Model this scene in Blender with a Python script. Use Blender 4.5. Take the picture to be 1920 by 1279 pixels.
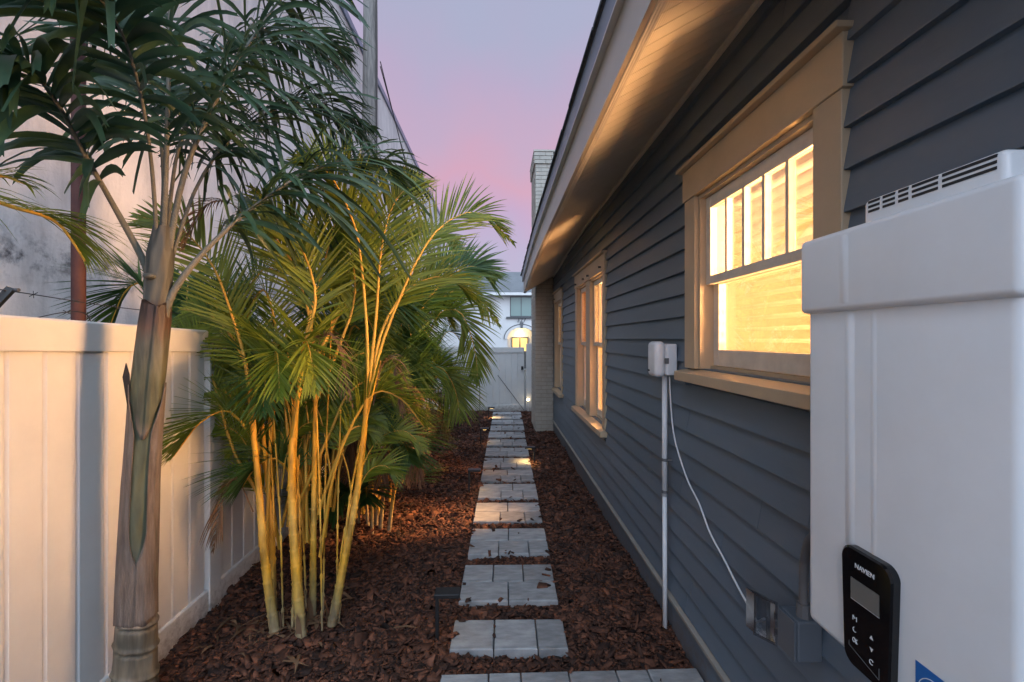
import bpy, bmesh, math, random
import numpy as np
from mathutils import Vector

for o in list(bpy.data.objects): bpy.data.objects.remove(o)
scene = bpy.context.scene
COL = scene.collection
rad = math.radians
random.seed(7); RNG = np.random.default_rng(7)

def lin(c):
    return tuple(((v/12.92) if v <= .04045 else ((v+.055)/1.055)**2.4) for v in c)
def L4(r, g, b): return (*lin((r, g, b)), 1.0)

# ------------------------------------------------------------------ camera
cam_d = bpy.data.cameras.new('camera'); cam = bpy.data.objects.new('camera', cam_d); COL.objects.link(cam)
cam.location = (0, 0, 1.6); cam.rotation_euler = (rad(90), 0, rad(-1.68))
cam_d.sensor_width = 36; cam_d.lens = 16.0; cam_d.shift_y = -.0018
cam_d.clip_start = .02; cam_d.clip_end = 2000
scene.camera = cam

# ------------------------------------------------------------------ sky
world = bpy.data.worlds.new('World'); scene.world = world; world.use_nodes = True
nt = world.node_tree; nt.nodes.clear()
def N(nt, t, **kw):
    n = nt.nodes.new(t)
    for k, v in kw.items(): setattr(n, k, v)
    return n
w_out = N(nt, 'ShaderNodeOutputWorld'); w_bg = N(nt, 'ShaderNodeBackground')
w_tc = N(nt, 'ShaderNodeTexCoord'); w_sep = N(nt, 'ShaderNodeSeparateXYZ')
w_asin = N(nt, 'ShaderNodeMath', operation='ARCSINE')
w_noise = N(nt, 'ShaderNodeTexNoise'); w_noise.inputs['Scale'].default_value = 3.0; w_noise.inputs['Detail'].default_value = 4
w_nm = N(nt, 'ShaderNodeMath', operation='MULTIPLY_ADD'); w_nm.inputs[1].default_value = .60; w_nm.inputs[2].default_value = -.30
w_add = N(nt, 'ShaderNodeMath', operation='ADD')
w_map = N(nt, 'ShaderNodeMapRange'); w_map.inputs['From Min'].default_value = 0; w_map.inputs['From Max'].default_value = math.pi/2
w_ramp = N(nt, 'ShaderNodeValToRGB'); cr = w_ramp.color_ramp
stops = [(0.0, (.68, .66, .80)), (.08, (.70, .66, .80)), (.14, (.76, .63, .77)), (.21, (.82, .62, .72)), (.27, (.77, .64, .75)),
         (.34, (.72, .65, .77)), (.42, (.67, .67, .78)), (.6, (.64, .69, .80)), (1.0, (.62, .68, .81))]
while len(cr.elements) < len(stops): cr.elements.new(.5)
for e, (p, c) in zip(cr.elements, stops): e.position = p; e.color = L4(*c)
w_sky = N(nt, 'ShaderNodeTexSky', sky_type='NISHITA'); w_sky.sun_disc = False
SUN_EL, SUN_ROT = rad(35), rad(200)
w_sky.sun_elevation = rad(2.0); w_sky.sun_rotation = SUN_ROT
w_mul = N(nt, 'ShaderNodeVectorMath', operation='SCALE'); w_mul.inputs['Scale'].default_value = .05
w_sum = N(nt, 'ShaderNodeVectorMath', operation='ADD')
lk = nt.links.new
lk(w_tc.outputs['Generated'], w_sep.inputs[0]); lk(w_sep.outputs['Z'], w_asin.inputs[0])
lk(w_tc.outputs['Generated'], w_noise.inputs['Vector']); lk(w_noise.outputs['Fac'], w_nm.inputs[0])
lk(w_asin.outputs[0], w_add.inputs[0]); lk(w_nm.outputs[0], w_add.inputs[1]); lk(w_add.outputs[0], w_map.inputs['Value'])
lk(w_map.outputs[0], w_ramp.inputs[0]); lk(w_sky.outputs[0], w_mul.inputs[0])
lk(w_ramp.outputs[0], w_sum.inputs[0]); lk(w_mul.outputs[0], w_sum.inputs[1]); lk(w_sum.outputs[0], w_bg.inputs['Color'])
w_bg.inputs['Strength'].default_value = .36
lk(w_bg.outputs[0], w_out.inputs[0])

# ------------------------------------------------------------------ dusk skylight from the open side behind the viewer
sun_d = bpy.data.lights.new('sun', 'SUN'); sun = bpy.data.objects.new('sun', sun_d); COL.objects.link(sun)
sun_d.energy = 2.0; sun_d.angle = rad(100); sun_d.color = (.58, .79, 1.0)
sun.rotation_euler = (rad(47), rad(-4), 0)     # travels forward, down and towards the house
scene.view_settings.view_transform = 'Standard'; scene.view_settings.look = 'None'
scene.view_settings.exposure = 1.45; scene.view_settings.gamma = 1
scene.cycles.use_denoising = True
scene.cycles.sample_clamp_indirect = 4.0
scene.cycles.max_bounces = 8; scene.cycles.transparent_max_bounces = 16
scene.cycles.caustics_reflective = False; scene.cycles.caustics_refractive = False

# ------------------------------------------------------------------ mesh helpers
class MB:
    def __init__(s): s.v = []; s.f = []; s.m = []; s.n = 0
    def add(s, v, f, m=0):
        v = [tuple(map(float, p)) for p in v]
        s.v += v; s.f += [tuple(i+s.n for i in q) for q in f]; s.m += [m]*len(f); s.n += len(v); return s
    def box(s, x0, x1, y0, y1, z0, z1, m=0):
        v = [(x0,y0,z0),(x1,y0,z0),(x1,y1,z0),(x0,y1,z0),(x0,y0,z1),(x1,y0,z1),(x1,y1,z1),(x0,y1,z1)]
        return s.add(v, [(0,3,2,1),(4,5,6,7),(0,1,5,4),(1,2,6,5),(2,3,7,6),(3,0,4,7)], m)
    def prism_y(s, prof, y0, y1, m=0, dz=None):
        """profile of (x, z) points swept along y"""
        n = len(prof); ys = [y0, y1]
        if dz: ys = list(np.linspace(y0, y1, max(2, int((y1-y0)/.4)+2)))
        v = []; f = []
        for y in ys: v += [(x, y, z+(dz(y) if dz else 0)) for x, z in prof]
        for k in range(len(ys)-1):
            for i in range(n):
                j = (i+1) % n; f.append((k*n+i, k*n+j, (k+1)*n+j, (k+1)*n+i))
        f.append(tuple(range(n-1, -1, -1))); f.append(tuple(range((len(ys)-1)*n, len(ys)*n)))
        return s.add(v, f, m)
    def tube(s, pts, r, n=8, m=0, cap=True):
        pts = np.asarray(pts, float); k = len(pts)
        r = np.full(k, r) if np.isscalar(r) else np.asarray(r, float)
        T = np.gradient(pts, axis=0); T /= np.linalg.norm(T, axis=1)[:, None]+1e-9
        ref = np.array([0, 0, 1.]) if abs(T[0, 2]) < .9 else np.array([1., 0, 0])
        v = []; a = np.arange(n)*2*math.pi/n
        U = np.cross(T[0], ref); U /= np.linalg.norm(U)
        for i in range(k):
            U = U-T[i]*np.dot(U, T[i]); U /= np.linalg.norm(U)+1e-9; W = np.cross(T[i], U)
            v += [tuple(pts[i]+r[i]*(math.cos(q)*U+math.sin(q)*W)) for q in a]
        f = [(i*n+j, i*n+(j+1) % n, (i+1)*n+(j+1) % n, (i+1)*n+j) for i in range(k-1) for j in range(n)]
        if cap: f += [tuple(range(n-1, -1, -1)), tuple(range((k-1)*n, k*n))]
        return s.add(v, f, m)
    def mesh(s, name, mats, smooth=False):
        me = bpy.data.meshes.new(name); me.from_pydata(s.v, [], s.f)
        for mt in (mats if isinstance(mats, (list, tuple)) else [mats]): me.materials.append(mt)
        if any(s.m): me.polygons.foreach_set('material_index', s.m)
        if smooth: me.polygons.foreach_set('use_smooth', [True]*len(me.polygons))
        me.update(); return me
    def build(s, name, mats, parent=None, smooth=False, bevel=0, loc=None):
        return link(name, s.mesh(name, mats, smooth), parent, bevel, loc)
def link(name, me, parent=None, bevel=0, loc=None):
    o = bpy.data.objects.new(name, me); COL.objects.link(o)
    if parent is not None:
        o.parent = parent
        if loc is None: o.location = -wloc(parent)
    if loc is not None: o.location = loc
    if bevel:
        b = o.modifiers.new('bevel', 'BEVEL'); b.width = bevel; b.segments = 2; b.limit_method = 'ANGLE'
    return o
def wloc(o):
    p = Vector(o.location)
    while o.parent: o = o.parent; p += Vector(o.location)
    return p
def empty(name, loc=(0, 0, 0), parent=None):
    o = bpy.data.objects.new(name, None); COL.objects.link(o); o.empty_display_size = .1
    o.location = loc
    if parent: o.parent = parent; o.location = Vector(loc)-wloc(parent)
    return o
def tag(o, label, cat, group=None):
    o['label'] = label; o['category'] = cat
    if group: o['group'] = group
    return o
def structure(o): o['kind'] = 'structure'; return o
def stuff(o): o['kind'] = 'stuff'; return o
def smoothpts(P, n):
    P = np.asarray(P, float); k = len(P)
    Q = np.vstack([2*P[0]-P[1], P, 2*P[-1]-P[-2]])
    out = []
    for t in np.linspace(0, k-1-1e-6, n):
        i = int(t); u = t-i; a, b, c, d = Q[i], Q[i+1], Q[i+2], Q[i+3]
        out.append(.5*((2*b)+(c-a)*u+(2*a-5*b+4*c-d)*u*u+(3*b-a-3*c+d)*u**3))
    return np.array(out)

# ------------------------------------------------------------------ materials
def mat(name, col, rough=.6, var=.0, scale=8, bump=0, bscale=60, metal=0, spec=None, island=0, stretch=None, col2=None, coord='Object', detail=5):
    m = bpy.data.materials.new(name); m.use_nodes = True; t = m.node_tree; b = t.nodes['Principled BSDF']
    b.inputs['Roughness'].default_value = rough; b.inputs['Metallic'].default_value = metal
    if spec is not None: b.inputs['Specular IOR Level'].default_value = spec
    c = (*col, 1)
    b.inputs['Base Color'].default_value = c
    tc = N(t, 'ShaderNodeTexCoord'); mp = N(t, 'ShaderNodeMapping'); t.links.new(tc.outputs[coord], mp.inputs[0])
    if stretch: mp.inputs['Scale'].default_value = stretch
    last = None
    if var or col2:
        nz = N(t, 'ShaderNodeTexNoise'); nz.inputs['Scale'].default_value = scale; nz.inputs['Detail'].default_value = detail; nz.inputs['Roughness'].default_value = .65
        t.links.new(mp.outputs[0], nz.inputs['Vector'])
        r = N(t, 'ShaderNodeValToRGB'); r.color_ramp.elements[0].position = .32; r.color_ramp.elements[1].position = .68
        c2 = col2 if col2 else tuple(min(1, v*(1+var)) for v in col)
        c1 = col if col2 else tuple(v*(1-var) for v in col)
        r.color_ramp.elements[0].color = (*c1, 1); r.color_ramp.elements[1].color = (*c2, 1)
        t.links.new(nz.outputs['Fac'], r.inputs[0]); last = r.outputs[0]
    if island:
        g = N(t, 'ShaderNodeNewGeometry'); hs = N(t, 'ShaderNodeHueSaturation')
        ml = N(t, 'ShaderNodeMapRange'); ml.inputs['To Min'].default_value = 1-island; ml.inputs['To Max'].default_value = 1+island
        t.links.new(g.outputs['Random Per Island'], ml.inputs[0]); t.links.new(ml.outputs[0], hs.inputs['Value'])
        if last: t.links.new(last, hs.inputs['Color'])
        else: hs.inputs['Color'].default_value = c
        last = hs.outputs[0]
    if last: t.links.new(last, b.inputs['Base Color'])
    if bump:
        n2 = N(t, 'ShaderNodeTexNoise'); n2.inputs['Scale'].default_value = bscale; n2.inputs['Detail'].default_value = 6
        t.links.new(mp.outputs[0], n2.inputs['Vector'])
        bp = N(t, 'ShaderNodeBump'); bp.inputs['Strength'].default_value = bump; bp.inputs['Distance'].default_value = .01
        t.links.new(n2.outputs['Fac'], bp.inputs['Height']); t.links.new(bp.outputs[0], b.inputs['Normal'])
    return m
def leafmat(name, c1, c2, trans=.35, rough=.45, island=.25, scale=3.0):
    m = mat(name, c1, rough, col2=c2, scale=scale, island=island, spec=.4)
    t = m.node_tree; b = t.nodes['Principled BSDF']; out = t.nodes['Material Output']
    tr = N(t, 'ShaderNodeBsdfTranslucent'); mx = N(t, 'ShaderNodeMixShader'); mx.inputs[0].default_value = trans
    src = b.inputs['Base Color'].links[0].from_socket
    t.links.new(src, tr.inputs[0]); t.links.new(b.outputs[0], mx.inputs[1]); t.links.new(tr.outputs[0], mx.inputs[2]); t.links.new(mx.outputs[0], out.inputs[0])
    return m
def emit(name, col, s):
    m = bpy.data.materials.new(name); m.use_nodes = True; b = m.node_tree.nodes['Principled BSDF']
    b.inputs['Base Color'].default_value = (*col, 1); b.inputs['Emission Color'].default_value = (*col, 1); b.inputs['Emission Strength'].default_value = s
    return m
def glassmat(name, tint=(1, 1, 1), refl=.08, rough=.02):
    m = bpy.data.materials.new(name); m.use_nodes = True; t = m.node_tree; t.nodes.remove(t.nodes['Principled BSDF']); out = t.nodes['Material Output']
    tr = N(t, 'ShaderNodeBsdfTransparent'); tr.inputs[0].default_value = (*tint, 1)
    gl = N(t, 'ShaderNodeBsdfGlossy'); gl.inputs['Roughness'].default_value = rough
    mx = N(t, 'ShaderNodeMixShader'); lw = N(t, 'ShaderNodeLayerWeight'); lw.inputs[0].default_value = .25
    mt = N(t, 'ShaderNodeMath', operation='MULTIPLY_ADD'); mt.inputs[1].default_value = .5; mt.inputs[2].default_value = refl*.5
    t.links.new(lw.outputs['Fresnel'], mt.inputs[0]); t.links.new(mt.outputs[0], mx.inputs[0])
    t.links.new(tr.outputs[0], mx.inputs[1]); t.links.new(gl.outputs[0], mx.inputs[2]); t.links.new(mx.outputs[0], out.inputs[0])
    return m

M = {}
M['siding'] = mat('siding paint', (.108, .147, .190), .48, var=.10, scale=2.2, bump=.12, bscale=40, stretch=(1, .25, 1))
def tint_by_object(m, amt):
    t = m.node_tree; b = t.nodes['Principled BSDF']; src = b.inputs['Base Color'].links[0].from_socket
    oi = N(t, 'ShaderNodeObjectInfo'); mr = N(t, 'ShaderNodeMapRange'); mr.inputs['To Min'].default_value = 1-amt; mr.inputs['To Max'].default_value = 1+amt
    hs = N(t, 'ShaderNodeHueSaturation'); t.links.new(oi.outputs['Random'], mr.inputs[0]); t.links.new(mr.outputs[0], hs.inputs['Value']); t.links.new(src, hs.inputs['Color']); t.links.new(hs.outputs[0], b.inputs['Base Color'])
tint_by_object(M['siding'], .07)
M['trim'] = mat('tan trim paint', (.47, .375, .255), .5, var=.06, scale=6, bump=.06, bscale=80)
M['sashwhite'] = mat('worn sash paint', (.66, .62, .54), .5, var=.10, scale=14, bump=.15, bscale=90)
M['fascia'] = mat('fascia metal', (.40, .37, .33), .38, var=.08, scale=2, bump=.05, bscale=30)
M['gutter'] = mat('slate blue drip metal', (.16, .21, .29), .35, var=.1, scale=3)
M['dripwhite'] = mat('pale drip edge', (.55, .56, .57), .4)
M['shingle'] = mat('roof shingle', (.06, .064, .075), .9, var=.3, scale=30, bump=.4, bscale=120)
M['brick'] = mat('painted brick', (.42, .385, .33), .75, var=.10, scale=9, bump=.3, bscale=70, island=.06)
M['mortar'] = mat('painted mortar', (.30, .275, .235), .85, var=.1, scale=20)
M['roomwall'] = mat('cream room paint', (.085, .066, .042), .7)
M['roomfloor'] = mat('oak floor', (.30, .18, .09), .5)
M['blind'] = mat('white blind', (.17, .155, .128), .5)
M['curtain_brown'] = leafmat('brown drape', (.20, .12, .065), (.26, .16, .09), .35, .8, 0)
M['curtain_pale'] = leafmat('pale sheer', (.34, .31, .25), (.40, .37, .30), .4, .8, 0)
M['glass'] = glassmat('window glass')
M['vinyl'] = mat('white vinyl', (.71, .69, .665), .36, var=.06, scale=2.5)
def soil_splash(m, z1):
    t = m.node_tree; b = t.nodes['Principled BSDF']; src = b.inputs['Base Color'].links[0].from_socket
    tc = N(t, 'ShaderNodeTexCoord'); sp = N(t, 'ShaderNodeSeparateXYZ'); t.links.new(tc.outputs['Object'], sp.inputs[0])
    n = N(t, 'ShaderNodeTexNoise'); n.inputs['Scale'].default_value = 26; n.inputs['Detail'].default_value = 9; n.inputs['Roughness'].default_value = .75; t.links.new(tc.outputs['Object'], n.inputs['Vector'])
    h = N(t, 'ShaderNodeMapRange'); h.inputs['From Min'].default_value = 0; h.inputs['From Max'].default_value = z1; h.inputs['To Min'].default_value = .30; h.inputs['To Max'].default_value = -.25; t.links.new(sp.outputs['Z'], h.inputs[0])
    a = N(t, 'ShaderNodeMath', operation='ADD'); t.links.new(n.outputs['Fac'], a.inputs[0]); t.links.new(h.outputs[0], a.inputs[1])
    r = N(t, 'ShaderNodeMapRange'); r.inputs['From Min'].default_value = .52; r.inputs['From Max'].default_value = .78; r.inputs['To Max'].default_value = .55; t.links.new(a.outputs[0], r.inputs[0])
    mx = N(t, 'ShaderNodeMix', data_type='RGBA'); mx.inputs[7].default_value = (.12, .08, .055, 1)
    t.links.new(r.outputs[0], mx.inputs[0]); t.links.new(src, mx.inputs[6]); t.links.new(mx.outputs[2], b.inputs['Base Color'])
soil_splash(M['vinyl'], .30); soil_splash(M['siding'], .30)
M['concrete'] = None
M['rust'] = mat('rusty pipe', (.065, .024, .024), .75, col2=(.11, .042, .034), scale=9, bump=.3, bscale=40)
M['polewood'] = mat('weathered pole', (.13, .12, .11), .85, col2=(.29, .265, .24), scale=6, bump=.5, bscale=30, stretch=(6, 6, .5))
M['wire'] = mat('barbed steel', (.07, .065, .06), .6, metal=.6)
M['black'] = mat('black powder coat', (.012, .012, .013), .45)
M['heater'] = mat('white enamel', (.76, .79, .81), .30, var=.035, scale=5)
M['panelblack'] = mat('gloss black panel', (.006, .006, .007), .08)
M['screen'] = mat('grey lcd', (.16, .155, .14), .2)
M['print'] = mat('white print', (.75, .75, .75), .5)
M['slot'] = mat('dark slot', (.015, .017, .02), .6)
M['sticker'] = mat('blue sticker', (.015, .13, .42), .4)
M['pvc'] = mat('white pvc', (.74, .75, .77), .35, var=.04, scale=10)
M['boxgrey'] = mat('grey outlet box', (.10, .115, .135), .5)
M['flex'] = mat('grey flex conduit', (.12, .12, .125), .5)
M['clear'] = glassmat('clear cover', (.80, .83, .86), .45, .12)
M['paver'] = mat('grey paver', (.305, .30, .30), .8, var=.30, scale=7, bump=.25, bscale=110, stretch=(1, 3.5, 1))
M['paver2'] = mat('darker grey paver', (.245, .24, .24), .8, var=.32, scale=8, bump=.25, bscale=110, stretch=(1, 3.5, 1))
tint_by_object(M['paver'], .10); tint_by_object(M['paver2'], .10)
M['soil'] = mat('mulch soil', (.035, .018, .012), .95, var=.4, scale=40, bump=.8, bscale=90)
M['chip'] = mat('bark chips', (.042, .0145, .008), .85, col2=(.138, .049, .024), scale=30, island=.8)
M['ground'] = mat('ground', (.10, .095, .085), .95, var=.2, scale=.7)
M['trunk'] = None
M['sheath'] = mat('dry leaf sheath', (.10, .076, .060), .8, col2=(.22, .175, .145), scale=9, bump=.7, bscale=60, stretch=(6, 6, .6))
M['petiole'] = mat('grey green petiole', (.09, .09, .07), .8, col2=(.15, .138, .11), scale=10, bump=.5, bscale=120)
M['foxleaf'] = leafmat('dark palm leaflet', (.020, .052, .030), (.046, .088, .036), .28, .40, .4)
M['cane'] = None
M['arecarachis'] = mat('golden rachis', (.52, .25, .02), .5, col2=(.55, .33, .04), scale=5)
M['arecaleaf'] = leafmat('areca leaflet', (.115, .17, .015), (.24, .265, .026), .42, .42, .35)
M['arecadark'] = leafmat('areca leaflet deep green', (.045, .115, .03), (.09, .16, .035), .38, .42, .35)
M['dryleaf'] = leafmat('dry leaflet', (.16, .085, .045), (.25, .15, .085), .3, .7, .35)
M['farwhite'] = mat('white stucco', (.80, .79, .77), .8, var=.03, scale=2)
M['farroof'] = mat('grey roof', (.17, .175, .18), .8, var=.12, scale=1.5)
M['fartrim'] = mat('dark grey trim', (.10, .105, .11), .6)
M['farglass'] = mat('pale green window glass', (.22, .32, .29), .12)
M['lit'] = emit('lit door glass', (1.0, .66, .20), .36)
M['bulb'] = emit('lit lamp glass', (1.0, .78, .45), 3)
M['pathlens'] = emit('warm path lens', (1.0, .62, .22), 4)

def concrete_mat():
    m = mat('stained stucco', (.72, .695, .66), .9, var=.08, scale=2.4, bump=.45, bscale=45, detail=10)
    t = m.node_tree; b = t.nodes['Principled BSDF']; src = b.inputs['Base Color'].links[0].from_socket
    tc = N(t, 'ShaderNodeTexCoord')
    mp = N(t, 'ShaderNodeMapping'); mp.inputs['Scale'].default_value = (1, 1.6, .35); t.links.new(tc.outputs['Object'], mp.inputs[0])
    n = N(t, 'ShaderNodeTexNoise'); n.inputs['Scale'].default_value = 1.7; n.inputs['Detail'].default_value = 9; n.inputs['Roughness'].default_value = .72
    t.links.new(mp.outputs[0], n.inputs['Vector'])
    r = N(t, 'ShaderNodeValToRGB'); r.color_ramp.elements[0].position = .46; r.color_ramp.elements[1].position = .70
    r.color_ramp.elements[0].color = (1, 1, 1, 1); r.color_ramp.elements[1].color = (.45, .45, .46, 1)
    t.links.new(n.outputs['Fac'], r.inputs[0])
    mx = N(t, 'ShaderNodeMix', data_type='RGBA', blend_type='MULTIPLY'); mx.inputs[0].default_value = .6
    t.links.new(src, mx.inputs[6]); t.links.new(r.outputs[0], mx.inputs[7])
    # weathered line of grime along a course
    sp = N(t, 'ShaderNodeSeparateXYZ'); t.links.new(tc.outputs['Object'], sp.inputs[0])
    n2 = N(t, 'ShaderNodeTexNoise'); n2.inputs['Scale'].default_value = 9; n2.inputs['Detail'].default_value = 12; n2.inputs['Roughness'].default_value = .7; t.links.new(tc.outputs['Object'], n2.inputs['Vector'])
    a = N(t, 'ShaderNodeMath', operation='SUBTRACT'); a.inputs[1].default_value = 2.16; t.links.new(sp.outputs['Z'], a.inputs[0])
    ab = N(t, 'ShaderNodeMath', operation='ABSOLUTE'); t.links.new(a.outputs[0], ab.inputs[0])
    mr = N(t, 'ShaderNodeMapRange'); mr.inputs['From Min'].default_value = 0; mr.inputs['From Max'].default_value = .22; mr.inputs['To Min'].default_value = 1; mr.inputs['To Max'].default_value = 0
    t.links.new(ab.outputs[0], mr.inputs[0])
    pw = N(t, 'ShaderNodeMapRange'); pw.inputs['From Min'].default_value = .45; pw.inputs['From Max'].default_value = .62; t.links.new(n2.outputs['Fac'], pw.inputs[0])
    mm = N(t, 'ShaderNodeMath', operation='MULTIPLY'); t.links.new(mr.outputs[0], mm.inputs[0]); t.links.new(pw.outputs[0], mm.inputs[1])
    m2 = N(t, 'ShaderNodeMix', data_type='RGBA'); m2.inputs[7].default_value = (.10, .10, .105, 1)
    t.links.new(mm.outputs[0], m2.inputs[0]); t.links.new(mx.outputs[2], m2.inputs[6]); t.links.new(m2.outputs[2], b.inputs['Base Color'])
    return m
M['concrete'] = concrete_mat()

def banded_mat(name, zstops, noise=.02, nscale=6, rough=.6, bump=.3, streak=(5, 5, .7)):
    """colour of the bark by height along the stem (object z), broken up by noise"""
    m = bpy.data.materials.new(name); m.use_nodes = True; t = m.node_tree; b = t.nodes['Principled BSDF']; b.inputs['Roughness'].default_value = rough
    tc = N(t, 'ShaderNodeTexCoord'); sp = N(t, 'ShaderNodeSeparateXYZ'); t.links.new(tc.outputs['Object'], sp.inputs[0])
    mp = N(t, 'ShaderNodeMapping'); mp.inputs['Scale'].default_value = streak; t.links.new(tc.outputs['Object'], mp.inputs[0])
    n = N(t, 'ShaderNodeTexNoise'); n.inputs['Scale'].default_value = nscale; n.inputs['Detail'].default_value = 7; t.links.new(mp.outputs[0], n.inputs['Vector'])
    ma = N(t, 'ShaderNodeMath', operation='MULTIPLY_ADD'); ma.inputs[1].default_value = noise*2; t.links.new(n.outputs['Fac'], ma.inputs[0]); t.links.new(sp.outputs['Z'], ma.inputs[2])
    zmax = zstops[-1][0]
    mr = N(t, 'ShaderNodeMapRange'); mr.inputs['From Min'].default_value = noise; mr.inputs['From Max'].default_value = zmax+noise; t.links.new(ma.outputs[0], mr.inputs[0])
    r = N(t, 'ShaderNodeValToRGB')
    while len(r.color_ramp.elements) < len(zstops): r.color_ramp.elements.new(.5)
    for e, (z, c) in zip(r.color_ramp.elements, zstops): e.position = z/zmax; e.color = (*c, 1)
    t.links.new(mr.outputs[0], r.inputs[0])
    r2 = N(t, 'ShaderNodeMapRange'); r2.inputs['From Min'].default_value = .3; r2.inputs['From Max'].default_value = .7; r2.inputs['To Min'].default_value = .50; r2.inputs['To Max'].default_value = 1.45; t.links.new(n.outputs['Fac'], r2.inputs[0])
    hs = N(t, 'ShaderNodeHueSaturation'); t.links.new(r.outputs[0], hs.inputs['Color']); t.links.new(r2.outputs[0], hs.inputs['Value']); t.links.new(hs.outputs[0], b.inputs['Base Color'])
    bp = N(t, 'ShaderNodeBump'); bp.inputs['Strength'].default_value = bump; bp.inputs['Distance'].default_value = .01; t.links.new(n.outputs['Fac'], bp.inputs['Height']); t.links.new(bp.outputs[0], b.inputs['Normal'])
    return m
M['trunk'] = banded_mat('palm trunk', [(0, (.11, .085, .055)), (.20, (.14, .115, .075)), (.27, (.20, .165, .115)), (.40, (.12, .10, .07)), (.47, (.20, .17, .125)), (.8, (.07, .075, .045)),
                                       (1.25, (.08, .085, .045)), (1.55, (.09, .095, .05)), (1.66, (.09, .05, .03)), (1.73, (.04, .022, .014)), (1.76, (.080, .078, .064)), (1.9, (.072, .071, .058)), (2.1, (.05, .045, .036))], .03)
M['greensheath'] = banded_mat('green leaf sheath', [(0, (.18, .13, .10)), (1.20, (.17, .12, .09)), (1.29, (.045, .048, .028)), (1.42, (.082, .084, .045)), (1.58, (.095, .086, .060)), (1.66, (.08, .042, .026)), (1.72, (.035, .018, .012))], .09, nscale=9, bump=.6)
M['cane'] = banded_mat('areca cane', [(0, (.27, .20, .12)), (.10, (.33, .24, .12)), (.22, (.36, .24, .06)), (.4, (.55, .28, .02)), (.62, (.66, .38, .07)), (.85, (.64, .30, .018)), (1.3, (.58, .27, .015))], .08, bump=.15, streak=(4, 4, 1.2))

# soffit: vented ribs as fine relief
def soffit_mat():
    m = mat('ribbed soffit vinyl', (.74, .69, .61), .62, var=.03, scale=5)
    t = m.node_tree; b = t.nodes['Principled BSDF']; tc = N(t, 'ShaderNodeTexCoord')
    w = N(t, 'ShaderNodeTexWave', wave_type='BANDS', bands_direction='X'); w.inputs['Scale'].default_value = 34; w.inputs['Distortion'].default_value = 0
    t.links.new(tc.outputs['Object'], w.inputs['Vector'])
    bp = N(t, 'ShaderNodeBump'); bp.inputs['Strength'].default_value = .35; bp.inputs['Distance'].default_value = .004
    t.links.new(w.outputs['Fac'], bp.inputs['Height']); t.links.new(bp.outputs[0], b.inputs['Normal'])
    return m
M['soffit'] = soffit_mat()

# ------------------------------------------------------------------ setting: ground
structure(MB().add([(-300, -300, -.06), (300, -300, -.06), (300, 300, -.06), (-300, 300, -.06)], [(0, 1, 2, 3)]).build('ground', M['ground']))
FX = lambda y: -1.675-.0035*(y-2.3)        # inner face of the side fence
def bed_z(x, y):
    return .012*math.sin(x*3.1+y*1.7)+.010*math.sin(x*7.3-y*4.1+1)+.008*math.sin(y*9.7+x*2.2)+.03*max(0, min(1, (-.9-x)/.5))
xs = np.linspace(-1.69, .955, 70); ys = np.linspace(-1.0, 10.06, 220)
v = [(x, y, bed_z(x, y)-.012) for y in ys for x in xs]; nx = len(xs)
f = [(j*nx+i, j*nx+i+1, (j+1)*nx+i+1, (j+1)*nx+i) for j in range(len(ys)-1) for i in range(nx-1)]
structure(MB().add(v, f).build('mulch_bed', M['soil'], smooth=True))

# ------------------------------------------------------------------ stepping stones
PA = rad(.95)
def path_x(y): return -.283+.0166*y      # left edge of the path
SLABS = [(2.30, 2.55), (2.72, 3.17), (3.32, 3.77), (3.91, 4.36), (4.49, 4.93), (5.03, 5.47), (5.57, 6.01), (6.13, 6.57), (6.70, 7.13),
         (7.27, 7.70), (7.83, 8.26), (8.40, 8.83), (8.96, 9.36), (9.48, 9.80)]
chip_holes = []
paver_meshes = {}
def paver_mesh(w, d, k):
    key = (round(w, 3), round(d, 3), k)
    if key not in paver_meshes:
        b = .005; h = .05; mb = MB()
        v = []
        for (ins, z) in ((0, 0), (0, h-b), (b, h)):
            v += [(ins, ins, z), (w-ins, ins, z), (w-ins, d-ins, z), (ins, d-ins, z)]
        f = [(3, 2, 1, 0)]+[(r*4+i, r*4+(i+1) % 4, r*4+4+(i+1) % 4, r*4+4+i) for r in (0, 1) for i in range(4)]+[(8, 9, 10, 11)]
        mb.add(v, f); paver_meshes[key] = mb.mesh('paver', M['paver'] if k == 0 else M['paver2'])
    return paver_meshes[key]
ordinal = ['second', 'third', 'fourth', 'fifth', 'sixth', 'seventh', 'eighth', 'ninth', 'tenth', 'eleventh', 'twelfth', 'thirteenth', 'fourteenth', 'fifteenth']
def slab(label, x, y0, y1, rows, z, rot=PA):
    e = empty('stepping_stone', (x, y0, z)); e.rotation_euler = (random.uniform(-.004, .004), random.uniform(-.004, .004), -rot)
    tag(e, label, 'paving slab', 'stepping stones of the mulch path')
    yy = 0; dr = (y1-y0)/len(rows)
    for ws in rows:
        xx = 0
        for w in ws:
            o = link('paver', paver_mesh(w-.006, dr-.006, 1 if random.random() < .28 else 0), e, loc=(xx+.002, yy+.002, random.uniform(-.0015, .0015)-.014))
            xx += w
        yy += dr
    chip_holes.append((x, y0, x+sum(rows[0]), y1))
T3 = [.2, .2, .2]; T2 = [.3, .3]
A_, B_, C_ = [.24, .14, .22], [.17, .26, .17], [.2, .22, .18]
layouts = [[[.225, .225, .155]], [T2, T3], [[.225, .225, .15], T2], [[.23, .22, .15], T2], [[.23, .22, .15], [.35, .25]], [[.22, .23, .15], T2], [[.22, .2, .18], [.25, .35]]]
slab('wide row of grey pavers running across the path to the blue-grey house wall', -.27, 1.90, 2.145, [[.225, .15, .225, .225, .15, .24]], -.004, .0)
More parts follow.
